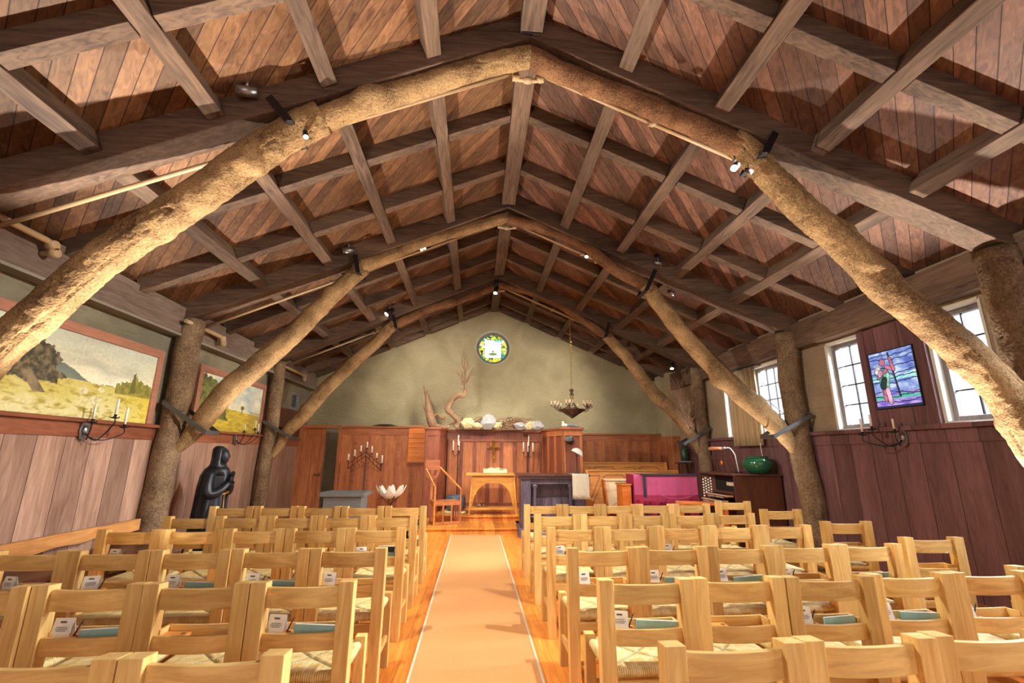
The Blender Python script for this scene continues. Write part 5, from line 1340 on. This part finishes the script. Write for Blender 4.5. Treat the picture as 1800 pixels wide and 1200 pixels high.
# ------------------------------------------------------------------ chandelier
hc = at(1006, 735, Y=9.15); tp = at(1005, 560, Y=9.15); CX = hc.x
root = empty('chandelier', (CX, 9.15, hc.z), 'dark bronze chandelier with a conical bowl and rings of candles hanging on a long chain', 'chandelier')
H = lambda py: at(1006, py, Y=9.15).z-hc.z
g = G(); z = H(684); i = 0
while z < tp.z-hc.z+.03:
    th = pi/2*(i % 2); pts = [(.013*cos(a)*cos(th), .013*cos(a)*sin(th), z+.022+.024*sin(a)) for a in [2*pi*q/8 for q in range(8)]]
    g.tube(pts, .0048, n=5, closed=True); z += .038; i += 1
o = g.obj('chain', M['brass'], root); CHT = z
g = G(); g.lathe([(.01, H(683)), (.045, H(684.5)), (.05, H(686)), (.03, H(688)), (.03, H(692)), (.055, H(693)), (.03, H(695))], n=8); g.obj('crown', M['bronze'], root)
zr_ = H(719.5); rb = .275
g = G(); g.lathe([(.005, -.0), (.03, .0), (.035, .02), (.02, .035), (rb*.97, zr_-.02), (rb, zr_), (rb*.93, zr_), (.02, .06)], n=8); g.obj('bowl', M['bronze'], root)
g = G()
for q in range(8):
    a = 2*pi*q/8; g.tube([(.03*cos(a), .03*sin(a), .02), (rb*cos(a), rb*sin(a), zr_)], .007, n=5)
g.obj('bowl_ribs', M['iron'], root)
for q in range(4):
    a = 2*pi*q/4+.4; g = G(); g.tube(spline([(.03*cos(a), .03*sin(a), H(693)), (.035*cos(a), .035*sin(a), H(703)), (.09*cos(a), .09*sin(a), H(713)), (.20*cos(a), .20*sin(a), zr_)], .02), .011, n=7); g.obj('curved_arm', M['brass'], root)
for q in range(6):
    a = 2*pi*q/6+.2; cx, cy = .37*cos(a), .37*sin(a); zc = H(714)
    g = G(); g.tube(spline([(rb*.9*cos(a), rb*.9*sin(a), zr_-.03), (.30*cos(a), .30*sin(a), zr_-.03), (.36*cos(a), .36*sin(a), zr_+.01), (cx, cy, zc-.01)], .02), .008, n=6)
    for dx, dy in ((-.07, 0), (.07, 0), (0, -.06), (0, .06)): g.tube([(cx, cy, zc-.02), (cx+dx*.6, cy+dy*.6, zc-.025), (cx+dx, cy+dy, zc)], .006, n=5); g.lathe([(.004, 0), (.02, .006), (.011, .008), (.012, .022), (.003, .022)], (cx+dx, cy+dy, zc), 10)
    g.obj('branch_arm', M['bronze'], root)
    for dx, dy in ((-.07, 0), (.07, 0), (0, -.06), (0, .06)):
        g = G(); g.tube([(cx+dx, cy+dy, zc+.02), (cx+dx, cy+dy, zc+.095)], .014, n=8); g.obj('candle', M['ivory'], root)
# ------------------------------------------------------------------ choir benches on the right
def choirbench(name, x0, x1, y, zt, label, mats, seat=True):
    root = empty(name, (x0, y, 0), label, 'bench', group='choir benches'); L_ = x1-x0
    g = G(); g.prism([(0, 0, .42), (L_, 0, .42), (L_, .10, zt), (0, .10, zt)], (0, .03, 0)); g.obj('backrest', mats, root, bevel=.003)
    g = G(); g.bar((0, .10, zt), (L_, .10, zt), .06, .03); g.obj('top_rail', mats, root, bevel=.004)
    g = G()   # raised mouldings: rails, stiles and the canted panels
    def s_(xa, za, xb, zb, w_=.028):
        def q(x, z): t = (z-.42)/(zt-.42); return Vector((x, .10*t-.008, z))
        g.bar(q(xa, za), q(xb, zb), .014, w_, (0, 0, 1) if abs(xb-xa) > abs(zb-za) else (1, 0, 0))
    n = 2; pw = L_/n
    for k in range(n):
        a = k*pw; s_(a+.05, zt-.10, a+pw*.30, zt-.10, .012); s_(a+.05, .5, a+pw*.30, zt-.12, .02); s_(a+pw*.36, zt-.12, a+pw*.48, zt-.09, .012); s_(a+pw*.44, zt-.09, a+pw*.78, zt-.09, .012); s_(a+pw*.78, zt-.09, a+pw*.96, zt-.30, .012); s_(a+pw*.42, zt-.09, a+pw*.12, .5, .012)
    g.obj('moulding', M['panel_x'], root)
    if seat:
        g = G(); g.box(0, L_, -.42, .02, .40, .43); g.obj('seat', mats, root, bevel=.004)
        g = G(); g.box(.02, L_-.02, -.41, .0, .43, .475); g.obj('seat_cushion', M['cushion'], root, bevel=.012)
        g = G(); g.box(0, L_, -.02, .02, .06, .40); g.obj('bench_front', M['orange'], root)
    for xx in (0, L_-.04):
        g = G(); g.prism([(xx, -.44, 0), (xx, .16, 0), (xx, .16, zt), (xx, .05, zt+.01), (xx, -.08, .60), (xx, -.44, .56)], (.04, 0, 0)); g.obj('bench_end', mats, root, bevel=.004)
choirbench('choir_bench', 2.36, at(1172, 812, Y=10.85).x, 10.80, 1.28, 'rear orange oak choir bench against the right panelling', M['bench_oak'])
choirbench('choir_bench', 2.37, at(1193, 826, Y=9.95).x, 9.90, 1.13, 'front orange oak choir bench behind the magenta cover', M['bench_oak'])
# short pale bench section and orange box pew end before it
p = at(1060, 843, Y=9.15)
root = empty('pale_bench', (p.x, 9.15, 0), 'short pale bench back with a red cushion in front of the choir benches', 'bench')
zt = p.z; L_ = .75
g = G(); g.prism([(.10, 0, .45), (L_, 0, .45), (L_, .08, zt), (.02, .08, zt)], (0, .035, 0)); g.obj('backrest', M['blond'], root, bevel=.003)
g = G(); g.prism([(0, -.02, zt), (.035, -.02, zt), (.13, -.02, 0), (.095, -.02, 0)], (0, .17, 0)); g.obj('bench_end', M['orange'], root, bevel=.003)
g = G(); g.bar((.02, .07, zt), (L_, .07, zt), .05, .04); g.bar((.14, -.005, .86*zt), (L_, -.0, .86*zt), .012, .012); g.bar((.16, -.01, .5), (L_*.75, .0, .82*zt), .012, .012); g.obj('moulding', M['blond'], root, bevel=.002)
g = G(); g.box(.13, L_, -.36, .0, .42, .48); g.obj('seat_cushion', M['cushion'], root, bevel=.012)
g = G(); g.box(.13, L_, -.36, .0, .38, .42); g.box(.16, .20, -.34, -.30, 0, .38); g.box(L_-.06, L_-.02, -.34, -.30, 0, .38); g.obj('seat', M['orange'], root)
p = at(1093, 850, Y=8.38); g = G(); g.box(0, .17, 0, .33, 0, p.z-.03); 
root = empty('oak_console', (p.x, 8.38, 0), 'plain orange wooden console end left of the magenta cover', 'cabinet'); g.obj('body', M['orange'], root, bevel=.005)
g = G(); g.box(-.02, .175, -.02, .35, p.z-.03, p.z); g.obj('top', M['orange'], root, bevel=.004)
# keyboard instrument under a magenta cover
pa, pb = at(1113, 834, Y=8.35), at(1224, 834, Y=8.35)
root = empty('covered_piano', (pa.x, 8.35, 0), 'upright keyboard instrument under a magenta cloth cover with black webbing', 'covered piano')
L_ = pb.x-pa.x; zt = pa.z; g = G(); n = 70; T = []
rowsz = [(zt-.001, .42), (zt, .30), (zt, .015), (zt-.012, .0), (zt-.16, -.01), (zt-.34, -.015), (zt-.40, -.05), (zt-.43, -.055), (zt-.50, -.015), (zt-.62, .0), (zt-.80, -.01), (zt-.98, -.015), (.06, .0)]
for j, (z, y) in enumerate(rowsz):
    row = []
    for i in range(n+1):
        x = L_*i/n; k = max(0, j-3)/9
        sag = .05*sin(pi*i/n)*(1 if j in (6, 7, 8) else .3 if j in (5, 9) else 0)
        row.append(g.bm.verts.new((x, y-(.034*k*(sin(i*.42+j*.5)+.6*sin(i*1.1+j*.8))) , z-sag)))
    T.append(row)
for j, (A, B) in enumerate(zip(T, T[1:])):
    for i in range(n):
        f = g.bm.faces.new((A[i], A[i+1], B[i+1], B[i])); f.smooth = True; f.material_index = 1 if j < 5 else 0
for xx in (0, n):
    base = T[0][xx]
    for j in range(2, len(T)-1):
        a, b_ = T[j][xx], T[j+1][xx]; c = g.bm.verts.new((b_.co.x, .42, b_.co.z)); d_ = g.bm.verts.new((a.co.x, .42, a.co.z)); g.bm.faces.new((a, b_, c, d_))
o = g.obj('cloth_cover', [M['magenta'], M['magenta_lt']], root)
sx = .16*L_
g = G(); g.bar((sx, -.058, .05), (sx-.0, -.022, zt), .05, .012, (0, 1, 0)); g.bar((sx, -.02, zt+.004), (sx, .42, zt+.004), .07, .006); g.bar((sx*.8, -.012, zt+.002), (L_, -.006, zt+.002), .05, .03); g.obj('webbing', M['strapcloth'], root)
g = G(); pts = spline([(L_*.36, -.055, zt-.33), (L_*.5, -.075, zt-.39), (L_*.7, -.08, zt-.405), (L_*.98, -.06, zt-.33)], .03); g.tube(pts, .007, n=6); g.obj('cord', M['magenta_lt'], root)
g = G(); g.box(.02, L_-.02, .03, .40, .04, zt-.03); g.obj('instrument_body', M['walnut'], root)
# long low bench plank before the organ
pa, pb = at(1190, 884, Y=7.2), at(1262, 892, Y=6.9)
root = empty('organ_bench', (pa.x, 7.2, 0), 'orange wooden organ bench whose top shows behind the farthest right chairs', 'bench')
g = G(); g.prism([(0, 0, pa.z-.02), (.72, -.25, pa.z-.02), (.80, .05, pa.z-.02), (.10, .30, pa.z-.02)], (0, 0, .03)); g.obj('seat', M['orange'], root, bevel=.004)
for x, y in ((.08, .06), (.68, -.15)): g = G(); g.box(x, x+.05, y, y+.18, 0, pa.z-.02); g.obj('leg', M['orange'], root)
# ------------------------------------------------------------------ organ console
root = empty('organ_console', (3.96, 6.98, 0), 'dark walnut organ console with two ivory keyboards and white stop knobs', 'organ')
D, W_, Ht = .76, 1.10, 1.15     # depth along +X, width along +Y, keyboard side faces -X
g = G(); g.box(.0, D, 0, .035, 0, Ht); g.obj('side_panel', M['walnut'], root, bevel=.004)
g = G(); g.box(.0, D, W_-.035, W_, 0, Ht); g.obj('side_panel', M['walnut'], root, bevel=.004)
g = G(); g.box(D-.03, D, .035, W_-.035, 0, Ht); g.box(.30, .33, .035, W_-.035, 0, .60); g.obj('back_panel', M['walnut'], root)
g = G(); g.box(-.03, D+.02, -.02, W_+.02, Ht, Ht+.03); g.obj('top', M['walnut'], root, bevel=.006)
g = G(); g.prism([(.16, W_-.25, .74), (.145, W_-.25, .74), (.005, W_-.07, .74), (.02, W_-.07, .74)], (0, 0, Ht-.02-.74)); g.obj('stop_jamb', M['walnut'], root)
for yy in (W_-.22,):
    for c in range(4):
        for r in range(7):
            z = Ht-.075-r*.045-(.022 if c % 2 else 0); y = yy+.025+c*.035; x = .118-(y-yy)*.78
            g = G(); g.tube([(x+.03, y+.03, z), (x-.012, y-.012, z+.002)], .006, n=6, m=1); g.tube([(x-.012, y-.012, z+.002), (x-.018, y-.018, z+.003)], .0145, n=10); g.obj('stop_knob', [M['white'], M['walnut']], root)
g = G(); g.box(.16, .30, .235, W_-.235, .80, Ht-.03); g.obj('music_recess', M['void'], root)
g = G(); g.box(.10, .16, .235, W_-.235, .86, .90); g.obj('key_rail', M['walnut'], root)
for k, (x, z) in enumerate(((-.13, .76), (-.04, .84))):
    g = G(); g.box(x, x+.14, .25, W_-.25, z-.02, z); 
    nk = 30
    for i in range(nk):
        y = .25+(W_-.5)*i/nk; g.box(x+.002, x+.139, y+.001, y+(W_-.5)/nk-.001, z, z+.008, m=1)
        if i % 7 not in (2, 6): g.box(x+.05, x+.139, y+(W_-.5)/nk*.7, y+(W_-.5)/nk*1.25, z+.008, z+.016, m=2)
    g.obj('keyboard', [M['bench_oak'], M['ivory'], M['black']], root)
    g = G(); g.box(x-.012, x, .25, W_-.25, z-.045, z-.005); g.obj('key_slip', M['walnut'], root)
    g = G()
    for i in range(16):
        if i % 8 == 7: continue
        y = .30+i*.032; g.tube([(x-.012, y, z-.025), (x-.018, y, z-.025)], .007, n=8)
    g.obj('pistons', M['white'], root)
g = G()
for i in range(4):
    y = .30+i*.055; g.box(.150, .158, y, y+.04, .985, 1.04)
g.obj('tilting_tablets', M['ivory'], root)
g = G(); g.box(.02, .5, .035, W_-.035, .0, .10); g.obj('pedal_base', M['walnut'], root)
# music stand on the organ
root = empty('music_rack', (4.10, 7.30, 1.18), 'open dark lattice music rack on top of the organ', 'music rack')
g = G()
def lat(a, b_, w_=.014): g.bar((a[2] if len(a) > 2 else 0, a[0], a[1]), (b_[2] if len(b_) > 2 else 0, b_[0], b_[1]), w_, w_, (1, 0, 0))
for z in (.02, .11, .2, .27): lat((.0, z, .1-.3*z), (.62, z, .1-.3*z))
for y in (.0, .12, .31, .50, .62): lat((y, 0, .1), (y, .27 if y in (.0, .31, .62) else .2, .02))
g.obj('lattice', M['walnut'], root); 
g = G(); g.box(-.02, .12, -.01, .63, .0, .012); g.obj('ledge', M['walnut'], root)
g = G(); g.lathe([(.005, 0), (.035, .0), (.04, .006), (.005, .008)], n=16); o = g.obj('orange_emblem', M['orangelamp'], root); o.location = (.03, .31, .16); o.rotation_euler = (0, -pi/2, 0)
# gooseneck lamp
p = at(1252, 788, Y=7.55); q = at(1272, 788, Y=7.5); r_ = at(1293, 803, Y=7.45)
root = empty('gooseneck_lamp', (4.35, 7.5, 1.18), 'gooseneck organ lamp with a wooden-brown shade and white curved neck', 'lamp')
O = Vector((4.35, 7.5, 1.18)); g = G()
g.tube(spline([(0, 0, .01), r_-O+Vector((0, 0, -.03)), r_-O+Vector((-.01, 0, .04)), (q-O+(r_-O))*.5+Vector((.01, 0, .075)), q-O], .015), .009, n=8); g.obj('neck', M['white'], root)
g = G(); g.tube([q-O, p-O+Vector((-.06, 0, 0))], .028, n=12); g.obj('lamp_shade', M['panel'], root)
g = G(); g.tube([q-O+Vector((.03, 0, 0)), q-O+Vector((-.03, 0, 0))], .032, n=12); g.obj('joint', M['steel'], root)
g = G(); g.lathe([(.0, 0), (.05, 0), (.05, .012), (.0, .014)], n=16); g.obj('base', M['iron'], root)
# vase
p = at(1343, 828, Y=7.18)
root = empty('green_vase', (4.49, 7.17, 1.181), 'wide glossy green glazed bowl vase on the near end of the organ top', 'vase')
g = G(); g.lathe([(.10, 0), (.14, .01), (.19, .07), (.225, .13), (.228, .17), (.205, .21), (.165, .235), (.150, .245), (.15, .262), (.165, .268), (.15, .268), (.14, .25), (.10, .24)], n=40); g.obj('body', M['green'], root)

# ------------------------------------------------------------------ lamps of the spot lights
def spot(loc, target, e, size=70, blend=.6, color=WARM, rad=.03):
    l = light('spot_lamp', 'SPOT', loc, e, color, target, spot_size=radians(size), spot_blend=blend, shadow_soft_size=rad); return l
spot((-1.42, 3.30, 3.86), (3.4, 4.6, .3), 640, 104)
spot((2.42, 3.26, 3.84), (-3.4, 4.4, .9), 640, 104)
spot((2.42, 3.26, 3.84), (-4.1, 5.2, 2.1), 1100, 36, .8)
spot((2.35, 6.10, 3.75), (-4.1, 8.0, 2.1), 800, 30, .8)
spot((-1.60, 6.10, 3.75), (2.4, 9.5, .3), 650, 90)
spot((2.35, 6.10, 3.75), (-2.6, 9.5, .6), 650, 90)
spot((-1.60, 9.0, 3.75), (-.4, 11.6, 2.4), 220, 110)
spot((2.55, 9.0, 3.75), (.8, 11.5, 2.2), 220, 110)
spot((.41, 9.05, 4.75), (.4, 10.6, .6), 350, 75)
